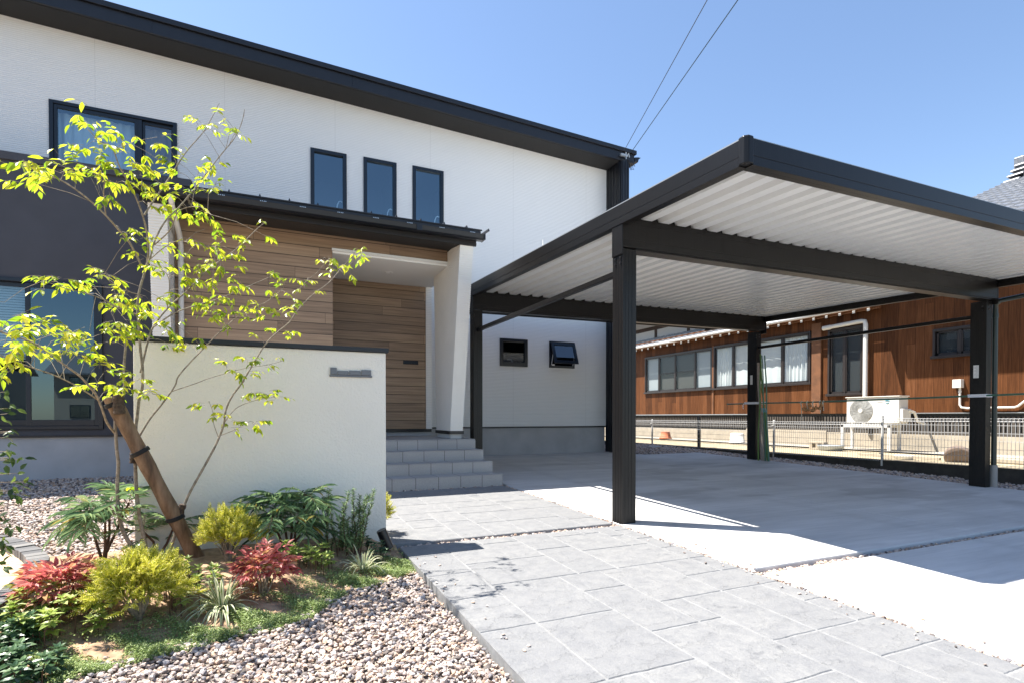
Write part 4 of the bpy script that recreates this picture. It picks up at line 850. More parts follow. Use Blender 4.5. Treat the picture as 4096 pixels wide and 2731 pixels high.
for y0, y1 in ((9.0, 9.06), (9.16, 9.22), (9.32, 9.40)): CBk.box(12.45, 12.60, y0, y1, YZ, YZ + .15)
CBk.box(12.45, 12.60, 9.0, 9.40, YZ + .15, YZ + .19); CBk.box(12.451, 12.599, 9.001, 9.399, YZ, YZ + .04)
tag(CBk.build('concrete_block', M['fconc'], bevel=.004, loc=(12.5, 9.2, YZ)), 'hollow concrete block left on the yard edge beside the basin', 'block')
b = MB(); c0 = np.array([11.2, 5.55, YZ + .10]); n = 30; ax = np.array([.25, .1, .12]); ax = ax / np.linalg.norm(ax); e1 = np.array([-.37, .93, 0]); e1 = e1 / np.linalg.norm(e1); e2 = np.cross(ax, e1)
rings = [(.0, -.055), (.185, -.055), (.20, -.04), (.20, .04), (.185, .055), (0, .055)]
vs = [c0 + ax * h + (e1 * math.cos(2 * math.pi * j / n) + e2 * math.sin(2 * math.pi * j / n)) * r_ for r_, h in rings for j in range(n)]
b.add(vs, [(i * n + j, i * n + (j + 1) % n, (i + 1) * n + (j + 1) % n, (i + 1) * n + j) for i in range(5) for j in range(n)], 0, True)
tag(b.build('round_stone', M['kerbconc2'], loc=tuple(c0)), 'round brown stone disc leaning behind the wire fence', 'stone')
b = MB(); b.box(11.3, 11.36, 5.9, 7.4, YZ + .01, YZ + .05); tag(b.build('plank', M['fconc'], loc=(11.3, 6.6, YZ)), 'long pale plank lying on the yard behind the fence', 'plank')
b = MB(); b.box(11.55, 12.6, 3.5, 5.3, YZ, YZ + .09); b.box(11.9, 12.6, 3.5, 4.9, YZ + .09, YZ + .16); tag(b.build('stone_slab', M['fconc'], bevel=.02, loc=(12, 4.5, YZ)), 'pale stone slab step in front of the wooden wall', 'slab')
b = MB(); b.lathe((9.75, 12.0, gz(11.5) - .03), [(0, .035), (.16, .035), (.17, .02), (.17, 0)], 24); tag(b.build('drain_cover', M['greypipe2'], loc=(9.75, 12.0, gz(11.5))), 'grey round drain cover in the shaded gravel strip', 'drain cover')
#@@PART6
# ---------------------------------------------------------------- planting bed
b = MB(); nx, ny = 46, 44
def bed_pt(i, j):
    x = -1.75 + 2.68 * i / nx; e = float(edgeY(x)) - .05; y = e + ((4.62 if x > -.85 else 4.50) - e) * j / ny
    return (x, y, float(bedz(x, y)) + .012 * math.sin(x * 23 + y * 11) * math.sin(y * 19 - x * 7) * min(1, j / 4))
b.add([bed_pt(i, j) for j in range(ny + 1) for i in range(nx + 1)], [(j * (nx + 1) + i, j * (nx + 1) + i + 1, (j + 1) * (nx + 1) + i + 1, (j + 1) * (nx + 1) + i) for j in range(ny) for i in range(nx)], 0, True)
struct(b.build('soil', M['soil']))
def arrs(): return [], [], [], [], []
def leafobj(name, T, P, A, N, L, W, m, parent=None, loc=None):
    V, F = scatter(T, np.asarray(P), np.asarray(A), np.asarray(N), np.asarray(L), np.asarray(W))
    return link(name, mesh_np(name, V, F), m, parent, loc)
# ---------------------------------------------------------------- brick planter (left)
PLN = np.array([(-2.6, 6.0), (-2.1, 5.52), (-1.693, 5.02), (-1.526, 4.833), (-1.332, 4.534), (-1.19, 4.224), (-1.115, 3.892), (-1.10, 3.583), (-1.115, 3.353), (-1.15, 3.0), (-1.22, 2.6), (-1.33, 2.1), (-1.5, 1.6)])
def resample(P, step):
    d = np.r_[0, np.cumsum(np.linalg.norm(np.diff(P, axis=0), axis=1))]; n = int(d[-1] / step); s = np.linspace(0, d[-1], n + 1)
    return np.stack([np.interp(s, d, P[:, i]) for i in range(P.shape[1])], 1)
PB = thing('brick_planter', (-1.4, 4.2, gz(4.2)), 'curved planter edged with dark grey bricks and filled with sandy soil', 'planter')
q = resample(PLN, .085); b = MB(); rr = random.Random(2)
for i in range(len(q) - 1):
    a, c = q[i], q[i + 1]; tg = nrm(c - a); nr = np.array([tg[1], -tg[0]]); nr = nr if nr[0] < 0 else -nr
    a2, c2 = a + tg * .0012, c - tg * .0012; w_ = .105; jx = rr.uniform(-.006, .006); zt = gz(a[1]) + .135 + rr.uniform(-.004, .004); zb = gz(a[1]) - .1
    o0, o1, i0, i1 = a2 + nr * jx, c2 + nr * jx, a2 + nr * (w_ + jx), c2 + nr * (w_ + jx)
    b.hexa([(*o0, zb), (*o1, zb), (*i1, zb), (*i0, zb), (*o0, zt), (*o1, zt), (*i1, zt), (*i0, zt)])
b.build('bricks', M['brick'], PB, bevel=.004)
b = MB(); poly = [(p[0] - .1, p[1]) for p in PLN] + [(-4.5, 1.6), (-4.5, 6.0)]
ring = [(x, y, gz(y) + .085) for x, y in poly]; b.add(ring, [tuple(range(len(ring)))]); b.build('sandy_soil', M['sand'], PB)
# ---------------------------------------------------------------- the ash tree
TY0 = 4.12
def zb(x, y): return x / 1.2543, 350 + y / 1.2543
def za(x, y): return x / 1.2736, 1500 + y / 1.2736
TR = thing('ash_tree', (-.75, TY0, float(bedz(-.75, TY0))), 'slender multi stemmed tree with yellow green drooping leaves in front of the gate wall', 'tree')
def path(pts, d0=0.0, d1=0.0, k=5):
    P = []; d1 = d1 * 2.2 if d1 <= -.2 else d1
    for i, (s, x, y) in enumerate(pts):
        f = i / max(1, len(pts) - 1); P.append(atY(*(za if s == 'a' else zb)(x, y), TY0 + d0 + (d1 - d0) * f))
    P = np.array(P); n = len(P); out = []
    for i in range(n - 1):      # Catmull-Rom
        p0, p1, p2, p3 = P[max(i - 1, 0)], P[i], P[i + 1], P[min(i + 2, n - 1)]
        for j in range(k):
            t_ = j / k; out.append(.5 * ((2 * p1) + (-p0 + p2) * t_ + (2 * p0 - 5 * p1 + 4 * p2 - p3) * t_ ** 2 + (-p0 + 3 * p1 - 3 * p2 + p3) * t_ ** 3))
    out.append(P[-1]); return np.array(out)
A_ = lambda *p: [('a', x, y) for x, y in p]
B_ = lambda *p: [('b', x, y) for x, y in p]
STEMS = [(path(A_((712, 915), (690, 895), (640, 820), (612, 740), (600, 640), (598, 540), (603, 450), (595, 380), (590, 300), (587, 240), (597, 185)) + B_((622, 1520), (622, 1400), (630, 1300), (625, 1250)), -.02, -.08), .013, .006),
         (path(A_((748, 925), (738, 850), (715, 740), (700, 640), (693, 540), (690, 440), (690, 300), (700, 200), (712, 100)) + B_((712, 1520), (716, 1420), (705, 1320), (697, 1200), (690, 1100), (700, 1020), (720, 950), (735, 900), (755, 850), (770, 790), (800, 720), (840, 660), (900, 600), (960, 530), (1030, 440), (1100, 350), (1180, 250), (1215, 170), (1227, 112)), 0, -.1), .013, .0022),
         (path(A_((850, 935), (862, 900), (882, 840), (905, 770), (940, 660), (970, 590), (1020, 500), (1070, 410), (1110, 330), (1140, 250), (1150, 180), (1180, 110), (1240, 30)) + B_((1220, 1470), (1280, 1370), (1330, 1290), (1390, 1230), (1450, 1180), (1500, 1110), (1570, 1040), (1650, 980), (1720, 900), (1770, 850), (1800, 820)), 0, -.12), .0105, .002)]
BR = [(path(A_((585, 292), (545, 240), (520, 170), (490, 100)) + B_((450, 1500), (400, 1445), (330, 1395), (200, 1300), (100, 1255), (0, 1225)), -.05, -.35), .008, .003),
      (path(A_((500, 125), (400, 60), (280, 0)) + B_((150, 1400), (60, 1365), (0, 1340)), -.08, -.3), .004, .002),
      (path(B_((735, 900), (745, 820), (735, 720), (715, 640), (685, 560), (640, 470), (600, 400), (560, 300), (500, 270), (440, 210)), 0, -.2), .007, .002),
      (path(B_((710, 895), (650, 780), (600, 720), (520, 632), (440, 560), (330, 480), (200, 420), (110, 395)), 0, -.3), .007, .0022),
      (path(B_((725, 640), (770, 570), (860, 440), (930, 330), (1020, 225), (1070, 140), (1100, 80)), -.05, .08), .006, .0015),
      (path(B_((705, 1430), (740, 1280), (770, 1200), (840, 1110), (950, 1010), (1050, 910), (1150, 840), (1220, 780), (1290, 710), (1330, 680)), 0, .05), .007, .0018),
      (path(B_((765, 1205), (880, 1130), (1000, 1090), (1100, 1060), (1220, 1010), (1300, 975), (1370, 945)), 0, .05), .005, .0015),
      (path(A_((710, 310), (765, 220), (830, 140), (890, 55)) + B_((900, 1440), (1000, 1330), (1100, 1230), (1180, 1160), (1260, 1110), (1340, 1075), (1420, 1010)), 0, -.1), .006, .0018),
      (path(A_((865, 85), (1000, 40)) + B_((1040, 1460), (1140, 1430), (1240, 1405), (1340, 1390), (1420, 1370)), -.02, -.05), .0032, .0013),
      (path(A_((1140, 245), (1200, 170), (1290, 130), (1400, 110)), 0, -.12), .003, .0013), (path(A_((1125, 305), (1200, 275), (1270, 235), (1300, 245)), 0, -.1), .003, .0013), (path(A_((1115, 320), (1090, 250), (1085, 190), (1070, 145)), 0, -.08), .0025, .0012),
      (path(B_((720, 1150), (600, 1110), (520, 1065), (420, 1030), (330, 1010), (220, 970)), -.02, -.25), .0045, .0015),
      (path(B_((700, 1040), (640, 1020), (580, 950), (520, 945)), -.02, -.2), .003, .0013), (path(B_((530, 635), (520, 540), (515, 450), (400, 420)), -.05, -.3), .004, .0013),
      (path(B_((775, 790), (850, 720), (900, 620), (1000, 600), (1060, 640)), -.02, -.25), .004, .0015), (path(B_((745, 870), (830, 800), (900, 770), (980, 790), (1080, 800)), 0, -.2), .0032, .0013),
      (path(B_((840, 1110), (850, 990), (830, 930), (760, 890)), 0, -.15), .003, .0013), (path(B_((1495, 1105), (1490, 1040), (1530, 980), (1590, 930), (1640, 870)), -.03, -.15), .0035, .0013)]
for i, (P, r0, r1) in enumerate(STEMS):
    b = MB(); n = len(P); b.tube(P, [r0 + (r1 - r0) * (k / (n - 1)) ** .8 + .0006 * math.sin(k * 2.1) for k in range(n)], 9); b.build('trunk', M['bark'], TR)
bb = MB()
for P, r0, r1 in BR: n = len(P); bb.tube(P, [r0 + (r1 - r0) * k / (n - 1) for k in range(n)], 6)
ALLP = np.concatenate([p[0] for p in STEMS + BR])
CL_B = """400 150 60 3;450 200 40 3;570 240 60 4;620 290 50 4;655 330 30 2;430 300 50 3;500 330 60 4;420 390 50 3;560 400 70 6;620 430 60 5;480 450 60 5;380 440 60 4;300 430 50 4;200 420 60 4;130 390 50 3;60 400 30 2;170 480 50 3;240 450 40 3;340 410 40 3;500 530 50 3;580 480 40 3;660 460 30 2;700 440 40 2;
790 250 40 2;850 310 40 3;870 360 40 3;720 400 40 2;790 430 50 3;890 420 40 3;740 500 40 3;800 540 60 4;860 540 50 4;740 590 50 3;820 600 50 3;950 590 50 3;1000 610 50 3;1060 650 50 3;1030 710 40 2;950 650 40 3;920 510 40 2;
980 170 30 1;1035 190 40 3;1060 220 30 2;1100 130 12 1;1160 210 30 3;1190 225 25 2;1000 410 30 2;1060 370 30 2;1105 400 30 2;1050 480 30 2;1060 530 40 3;1000 465 30 2;
660 740 50 3;700 775 40 3;620 740 30 2;750 770 30 2;690 830 40 2;720 860 30 2;790 890 40 3;850 920 50 4;760 910 30 2;900 950 40 3;960 960 40 3;980 900 40 3;920 870 30 2;830 800 30 2;890 830 30 2;940 760 30 2;1000 790 40 3;1040 820 30 2;1100 820 40 3;1130 860 40 2;1100 900 40 3;1190 830 20 1;1080 870 30 2;1180 750 30 2;1235 770 30 3;1330 680 8 1;1310 735 8 1;
1080 970 40 3;1150 980 50 4;1190 930 30 2;1200 1000 40 3;1060 1090 50 4;1120 1080 50 4;1180 1070 60 5;1260 1080 40 3;1300 1110 30 2;1040 1110 30 2;1090 1150 50 4;1170 1150 40 3;1120 1180 20 1;1240 1160 20 1;940 1040 40 3;990 1060 30 2;900 1050 30 2;
240 970 30 2;300 960 40 2;220 1010 20 1;380 990 40 3;440 980 50 3;500 960 40 3;560 950 40 3;470 1000 30 2;520 1060 40 3;590 1060 50 4;660 1080 50 4;720 1090 50 4;690 1120 50 3;740 1140 40 2;620 1040 30 2;760 1080 30 2;580 1100 30 2;830 1070 30 2;
20 1080 30 2;20 1180 50 3;70 1160 50 3;100 1220 60 4;170 1230 60 4;230 1210 50 3;290 1260 50 4;340 1240 40 3;80 1280 60 4;20 1290 50 3;150 1320 50 4;220 1330 50 3;300 1310 40 3;380 1340 40 3;440 1340 50 4;490 1390 40 3;30 1400 40 2;20 1440 30 2;100 1370 40 2;520 1430 30 2;450 1220 50 3;520 1230 50 4;580 1190 50 3;640 1180 50 3;600 1230 50 3;690 1240 40 2;540 1280 30 1;620 1250 40 3;
660 1450 40 3;600 1480 40 4;540 1520 40 3;480 1500 30 2;620 1520 30 2;690 1470 20 1;770 1535 25 2;430 1500 20 1;840 1200 30 2;880 1190 30 2;850 1290 30 2;930 1280 40 3;1000 1280 30 2;1290 1245 12 1;1130 1370 20 2;1180 1430 40 3;1240 1360 20 2;1290 1370 30 3;1240 1430 30 3;1400 1355 20 1;1330 1390 20 2;1380 1150 40 3;1390 1210 40 3;1430 1220 30 2;1450 1110 30 2;1360 1020 30 2;1440 1050 30 2;1340 940 20 2;1440 960 40 3;1540 970 40 3;1530 1010 30 2;1620 860 35 3;1690 900 40 3;1720 930 40 3;1770 850 40 2;1790 830 30 2;1805 818 22 2;1815 848 20 1;1660 870 25 2"""
CL_A = "1060 140 30 3;1125 210 30 3;1180 235 25 2;1160 262 40 3;1280 95 40 3;1330 90 40 3;1395 110 30 3;1285 240 30 3;1250 110 30 2;668 568 30 2;780 95 30 2;555 75 30 2;575 110 25 2"
cl = [(zb, *map(float, s.split())) for s in CL_B.replace('\n', '').split(';') if s.strip()] + [(za, *map(float, s.split())) for s in CL_A.split(';')]
P_, A2, N_, L_, W_ = arrs()
tw = MB(); r2 = np.random.default_rng(21)
for fn, x, y, rad, cnt in cl:
    left = np.clip((700 - x) / 700, 0, 1) if fn is zb else 0
    if fn is zb and y > 1150: left *= 1.0
    c = atY(*fn(x, y), TY0 + (r2.uniform(-.62, .12) if fn is zb and y < 1300 else r2.uniform(-.3, .1)) - .35 * left)
    j = np.argmin(np.linalg.norm(ALLP - c, axis=1)); a = ALLP[j]; m_ = (a + c) / 2 + np.array([0, 0, .015])
    if np.linalg.norm(a - c) > .03: tw.tube([a, m_, c], [.0016, .0013, .0009], 4)
    rm = rad / 1.2543 / FPX * (c @ cF)
    for _ in range(int(round(cnt * (1 + .2 * left)))):
        s = c + r2.normal(0, .55, 3) * np.array([rm, rm * 1.3, rm * .55])
        az = r2.uniform(0, 2 * math.pi); out = s - a; out[2] *= .3
        dr = nrm(np.array([math.cos(az), math.sin(az), r2.uniform(-.25, .25)]) + 1.1 * nrm(out))
        nl = r2.choice([3, 5, 5, 7]); Lr = r2.uniform(.05, .085) * (1 + .25 * left); ll = r2.uniform(.036, .055) * (1 + .22 * left)
        side = nrm(np.cross(dr, [0, 0, 1]))
        tw.tube([s, s + dr * Lr * .6 + [0, 0, .002], s + dr * Lr - [0, 0, .008]], [.0011, .0009, .0006], 3)
        for q_ in range(nl):
            if q_ == nl - 1: f, sd_, sp = 1.0, 0, .0
            else: f = .35 + .6 * (q_ // 2) / max(1, nl // 2); sd_ = 1 if q_ % 2 else -1; sp = .9
            p = s + dr * Lr * f - np.array([0, 0, .008 * f * f])
            ax = nrm(dr * (1 if sp == 0 else .62) + side * sd_ * sp + np.array([0, 0, -r2.uniform(.3, 1.15)]) + r2.normal(0, .12, 3))
            P_.append(p); A2.append(ax); N_.append(nrm(np.array([0, 0, 1.0]) + r2.normal(0, .35, 3))); L_.append(ll * r2.uniform(.8, 1.15)); W_.append(ll * r2.uniform(.36, .46))
leafobj('crown', T_LEAF, P_, A2, N_, L_, W_, M['l_tree'], TR)
bb.build('branches', M['bark'], TR); tw.build('twigs', M['bark'], TR)
# support log and its ties
lt = atY(*za(565, 108), 3.98); lb = atY(*za(1030, 985), 4.14)
LG = thing('support_log', tuple(lb), 'thick peeled wooden support log leaning against the tree stems', 'log')
b = MB(); dirL = lb - lt; n = 14
b.tube([lt + dirL * (k / n) * 1.08 for k in range(n + 1)], [.042 + .003 * math.sin(k * 1.7) + .004 * k / n for k in range(n + 1)], 20)
b.build('log', M['log'], LG)
lu = nrm(dirL)
def wrap(parent, name, c, ax, rad, turns, h, m, r=.006):
    e1 = nrm(np.cross(ax, [0, 1, .3])); e2 = np.cross(ax, e1); b = MB()
    b.tube([c + ax * (h * (k / (turns * 14) - .5)) + (e1 * math.cos(2 * math.pi * k / 14) + e2 * math.sin(2 * math.pi * k / 14)) * rad for k in range(turns * 14 + 1)], r, 5); return b.build(name, m, parent)
for (x, y, tilt_) in ((710, 388, .25), (902, 732, -.3), (590, 140, .1)):
    c = atY(*za(x, y), 4.04); s_ = ((c - lt) @ lu); c = lt + lu * s_
    wrap(LG, 'rope_tie', c, nrm(lu + np.array([0, 0, tilt_])), .050, 4, .02, M['rope'])
def sleeve(c, ax, r, L, parent):
    b = MB(); c = np.array(c); ax = nrm(np.array(ax, float)); b.tube([c - ax * L / 2 * (1 - 2 * k / 8) for k in range(9)], [r * (1 + .12 * math.sin(k * 2.3)) for k in range(9)], 10); return b.build('burlap_wrap', M['burlap'], parent)
sleeve(atY(*za(915, 715), 4.085), [-.26, 0, -1], .021, .15, LG); sleeve(atY(*za(682, 418), 4.10), [0.03, 0, 1], .022, .07, LG); sleeve(atY(*za(605, 150), 3.93), [-.1, .1, 1], .03, .11, LG)
# ---------------------------------------------------------------- shrubs
def shrub(name, loc, label, cat, group=None): return thing(name, loc, label, cat, group)
def golden(loc, rx, ry, h, n, label, seed, up=.55):
    r3 = np.random.default_rng(seed); o = shrub('golden_cypress', loc, label, 'shrub', 'golden cypress shrubs in the planting bed')
    loc = np.array(loc); P, A, N, L, W = arrs(); st = MB()
    for i in range(26):
        az = i * 2.4; f = r3.uniform(.3, .95); tip = loc + np.array([math.cos(az) * rx * f, math.sin(az) * ry * f, h * r3.uniform(.45, .95)])
        st.tube([loc + [0, 0, .0], (loc * .55 + tip * .45) + [0, 0, .02], tip], [.009, .004, .0018], 5)
    st.build('stem', M['bark'], o)
    for i in range(n):
        d = rdir_r(r3); d[2] = abs(d[2]) * 1.0 - .35
        rad = r3.uniform(.45, 1.0) ** .5; clump = .78 + .34 * math.sin(5 * math.atan2(d[1], d[0]) + seed) * math.sin(4 * d[2] + seed) + (.32 * r3.random() if r3.random() < .14 else 0)
        p = loc + np.array([d[0] * rx, d[1] * ry, 0]) * rad * clump + np.array([0, 0, h * .52 + d[2] * h * .52 * rad * clump])
        if p[2] < loc[2] + .025: continue
        ax = nrm(np.array([d[0], d[1], max(-.1, d[2]) * .6 + up]) + r3.normal(0, .42, 3)); nn = nrm(np.cross(ax, r3.normal(size=3))); sd_ = np.cross(nn, ax)
        Ls = r3.uniform(.065, .125)
        P.append(p); A.append(ax); N.append(nn); L.append(Ls); W.append(.005)
        for q_ in range(1, 10):
            for s_ in (-1, 1):
                f = q_ / 10.5; P.append(p + ax * Ls * f); A.append(nrm(ax * .8 + sd_ * s_ * .75 + r3.normal(0, .12, 3) - np.array([0, 0, .12]))); N.append(nn); L.append(Ls * .34 * (1.15 - f)); W.append(.0052)
    leafobj('foliage', T_BLADE, P, A, N, L, W, M['l_gold'], o); return o
def rdir_r(r3):
    z = r3.uniform(-1, 1); a = r3.uniform(0, 2 * math.pi); r = math.sqrt(1 - z * z); return np.array([r * math.cos(a), r * math.sin(a), z])
def bp(x, y): return (x, y, float(bedz(x, y)) - .005)
golden(bp(-.56, 3.23), .185, .18, .35, 1000, 'largest golden cypress shrub, low and wide, at the front of the bed', 3)
golden(bp(-.20, 3.92), .17, .15, .36, 520, 'upright golden cypress shrub at the foot of the support log', 5, .9)
golden((.885, 4.64, gz(4.6)), .075, .09, .36, 200, 'small golden cypress peeking out behind the gate wall edge', 8)
def nandina(loc, rx, ry, h, n, label, seed, green):
    r3 = np.random.default_rng(seed); o = shrub('nandina', loc, label, 'shrub', 'red nandina shrubs'); loc = np.array(loc)
    P, A, N, L, W = arrs(); G = arrs(); st = MB()
    for i in range(22):
        az = i * 2.4; f = r3.uniform(.2, .9); tip = loc + np.array([math.cos(az) * rx * f, math.sin(az) * ry * f, h * r3.uniform(.4, .85)]); st.tube([loc + r3.normal(0, .015, 3) * [1, 1, 0], loc * .5 + tip * .5 + [0, 0, .02], tip], [.005, .003, .0015], 5)
    st.build('stem', M['redstem'] if 'redstem' in M else M['bark'], o)
    for i in range(n):
        d = rdir_r(r3); d[2] = abs(d[2]) if r3.random() < .75 else d[2] * .6; rad = r3.uniform(.35, 1) ** .5
        clump = .85 + .25 * math.sin(4 * math.atan2(d[1], d[0]) + seed) * math.cos(5 * d[2])
        p = loc + np.array([d[0] * rx, d[1] * ry, d[2] * h * .5]) * rad * clump + [0, 0, h * .5]
        base = nrm(np.array([d[0], d[1], d[2] * .5 + .25]) + r3.normal(0, .3, 3)); tgt = (P, A, N, L, W) if rad * (.55 + .45 * d[2]) + r3.normal(0, .12) > green else G
        sd_ = nrm(np.cross(base, [0, 0, 1])); k = r3.integers(3, 6)
        for q_ in range(k):
            a_ = (q_ - (k - 1) / 2) * .62; ax = nrm(base * math.cos(a_) + sd_ * math.sin(a_) + [0, 0, -r3.uniform(.1, .6)]); l = r3.uniform(.042, .064)
            tgt[0].append(p + base * .012 * (k - abs(a_))); tgt[1].append(ax); tgt[2].append(nrm(np.array([0, 0, 1.]) + r3.normal(0, .4, 3))); tgt[3].append(l); tgt[4].append(l * r3.uniform(.30, .40))
    leafobj('red_leaves', T_LEAF, P, A, N, L, W, M['l_red'], o)
    if len(G[0]): leafobj('green_leaves', T_LEAF, *G, M['l_redgreen'], o)
nandina(bp(0.0, 3.40), .13, .12, .25, 170, 'compact bright red nandina shrub on bare soil beside the white striped grass', 4, .28)
nandina(bp(-.90, 3.36), .165, .15, .23, 220, 'wide dark red nandina shrub with green lower leaves next to the brick planter', 6, .42)
def mahonia(loc, h, spread, nst, nf, label, seed, fl=.28):
    r3 = np.random.default_rng(seed); o = shrub('mahonia', loc, label, 'shrub', 'narrow leaved mahonia shrubs'); loc = np.array(loc); st = MB(); P, A, N, L, W = arrs()
    for i in range(nst):
        az = 2 * math.pi * i / nst + r3.uniform(-.5, .5); hh = h * r3.uniform(.55, .9); tip = loc + np.array([math.cos(az) * spread * .35, math.sin(az) * spread * .3, hh]); st.tube([loc + r3.normal(0, .02, 3) * [1, 1, 0], loc + (tip - loc) * .5 + r3.normal(0, .015, 3), tip], [.010, .008, .006], 7)
        for k in range(nf):
            a = r3.uniform(0, 2 * math.pi); el = r3.uniform(-.05, 1.05); d = np.array([math.cos(a) * math.cos(el), math.sin(a) * math.cos(el), math.sin(el)]); Lf = fl * r3.uniform(.75, 1.1); s0 = tip - np.array([0, 0, r3.uniform(0, .35) * hh * (.2 if el > .3 else 1)])
            pts = [s0 + d * Lf * t_ - np.array([0, 0, Lf * .34 * t_ * t_]) for t_ in np.linspace(0, 1, 10)]; st.tube(pts, [.0022 - .0016 * t_ for t_ in np.linspace(0, 1, 10)], 4)
            for q_ in range(2, 10):
                tg = nrm(pts[q_] - pts[q_ - 1]); sd_ = nrm(np.cross(tg, [0, 0, 1]))
                for s_ in (-1, 1) if q_ < 9 else (0,):
                    P.append(pts[q_]); A.append(nrm(tg * (.75 if s_ else 1) + sd_ * s_ * .8 + [0, 0, -.25 + r3.normal(0, .12)])); N.append(nrm(np.array([0, 0, 1.]) + r3.normal(0, .3, 3))); L.append(r3.uniform(.095, .135) * Lf / .28); W.append(r3.uniform(.011, .0155))
    st.build('stem', M['mstem'], o); leafobj('leaves', T_LEAF, P, A, N, L, W, M['l_mah'], o); return o
M['mstem'] = plain('brown_stem', (.11, .055, .03), .8); M['redstem'] = plain('red_stem', (.22, .06, .04), .7)
mahonia(bp(.17, 4.04), .44, .34, 5, 10, 'full dark green mahonia with feathery narrow leaves in front of the ivory wall', 12)
mahonia(bp(-.90, 4.20), .45, .34, 4, 8, 'open sparse mahonia with bare stems left of the gate wall on gravel', 15, .27)
mahonia(bp(-.62, 4.22), .33, .25, 2, 6, 'low small mahonia between the tree stems and the wall edge', 17, .2)
# rosemary
RO = shrub('rosemary', bp(.52, 3.98), 'upright rosemary with needle covered stems against the ivory wall', 'shrub'); r3 = np.random.default_rng(31); st = MB(); P, A, N, L, W = arrs()
ro = np.array(bp(.52, 3.98))
for i in range(24):
    tall = i < 12; s = ro + np.array([r3.uniform(-.13, .12), r3.uniform(-.08, .08), 0]); hh = r3.uniform(.30, .47) if tall else r3.uniform(.13, .26)
    dx = (s[0] - ro[0]) * .55 + r3.uniform(-.04, .06); pts = [s + np.array([dx * t_ * t_ + .012 * math.sin(5 * t_ + i), .06 * r3.uniform(-1, 1) * t_, hh * t_]) for t_ in np.linspace(0, 1, 10)]
    st.tube(pts, [.004 - .0025 * t_ for t_ in np.linspace(0, 1, 10)], 5)
    for k in range(int(hh * 460)):
        t_ = (.12 + .88 * (k / (hh * 460))) * 9; j = min(8, int(t_)); p = pts[j] + (pts[j + 1] - pts[j]) * (t_ - j); tg = nrm(pts[j + 1] - pts[j]); a = r3.uniform(0, 2 * math.pi)
        P.append(p); A.append(nrm(np.array([math.cos(a), math.sin(a), 0]) + tg * r3.uniform(.5, 1.2))); N.append(tg + r3.normal(0, .2, 3)); L.append(r3.uniform(.024, .036)); W.append(.0068)
st.build('stem', M['mstem'], RO); leafobj('needles', T_BLADE, P, A, N, L, W, M['l_ros'], RO)
# striped grasses
def liriope(loc, n, Lr, label, seed, width=.011):
    r3 = np.random.default_rng(seed); o = shrub('striped_grass', loc, label, 'plant', 'striped grass tufts'); loc = np.array(loc); g = MB(); c = MB()
    for i in range(n):
        a = r3.uniform(0, 2 * math.pi); el = r3.uniform(.35, 1.35); Ll = Lr * r3.uniform(.7, 1.15); d = np.array([math.cos(a) * math.cos(el), math.sin(a) * math.cos(el), math.sin(el)]); s0 = loc + np.array([math.cos(a), math.sin(a), 0]) * r3.uniform(0, .03)
        pts = [s0 + d * Ll * t_ - np.array([0, 0, Ll * .75 * math.cos(el) * t_ ** 2.2 + .10 * Ll * t_ ** 3]) for t_ in np.linspace(0, 1, 9)]; sd_ = nrm(np.cross(d, [0, 0, 1])); w_ = width * r3.uniform(.75, 1.2)
        for b_, u0, u1, dz in ((c, -1, -.30, 0), (g, -.30, .30, -.001), (c, .30, 1, 0)):
            vs = []
            for k, p in enumerate(pts): t_ = k / 8; ww = w_ * (1 - t_ ** 3) * (.55 + .45 * min(1, t_ * 4)) * .5; vs += [p + sd_ * ww * u0 + [0, 0, abs(u0) * .0022], p + sd_ * ww * u1 + [0, 0, abs(u1) * .0022]]
            b_.add(vs, [(2 * k, 2 * k + 1, 2 * k + 3, 2 * k + 2) for k in range(8)], 0, True)
    g.build('blades', M['green_leaf'], o); c.build('cream_margins', M['cream_leaf'], o)
liriope(bp(-.20, 3.27), 75, .27, 'bright cream striped grass tuft between the golden shrub and gravel', 41, .019); liriope(bp(.60, 3.70), 48, .24, 'greener striped grass tuft at the wall end beside the path', 43)
# whorled rosettes
def rosettes(name, loc, spots, m, lf, label, cat, seed, per=6, group=None):
    r3 = np.random.default_rng(seed); o = shrub(name, loc, label, cat, group); st = MB(); P, A, N, L, W = arrs()
    for x, y, h in spots:
        z0 = float(bedz(x, y)); top = np.array([x + r3.normal(0, .012), y + r3.normal(0, .012), z0 + h]); st.tube([(x, y, z0 - .01), (x, y, z0 + h * .5), top], [.0028, .0025, .002], 5)
        for tier, (sc_, dz) in enumerate(((1, 0), (.75, .012), (1.1, -.03))):
            if tier == 2 and h < .06: continue
            for k in range(per):
                a = 2 * math.pi * k / per + tier * .5 + r3.uniform(-.2, .2); el = (.15, .7, -.1)[tier] + r3.uniform(-.15, .15)
                P.append(top + [0, 0, dz]); A.append((math.cos(a) * math.cos(el), math.sin(a) * math.cos(el), math.sin(el))); N.append(nrm(np.array([-math.cos(a) * math.sin(el), -math.sin(a) * math.sin(el), math.cos(el)]) + r3.normal(0, .15, 3))); l = lf * sc_ * r3.uniform(.8, 1.15); L.append(l); W.append(l * .5)
    st.build('stem', M['mstem'], o); leafobj('leaves', T_LEAF, P, A, N, L, W, m, o); return o
def spots(cx, cy, rx, ry, n, h0, h1, seed):
    r3 = np.random.default_rng(seed); a = r3.uniform(0, 2 * math.pi, n); q = np.sqrt(r3.uniform(0, 1, n)); return [(cx + rx * q[i] * math.cos(a[i]), cy + ry * q[i] * math.sin(a[i]), r3.uniform(h0, h1)) for i in range(n)]
GRP = 'low whorled leaf plants in the bed'
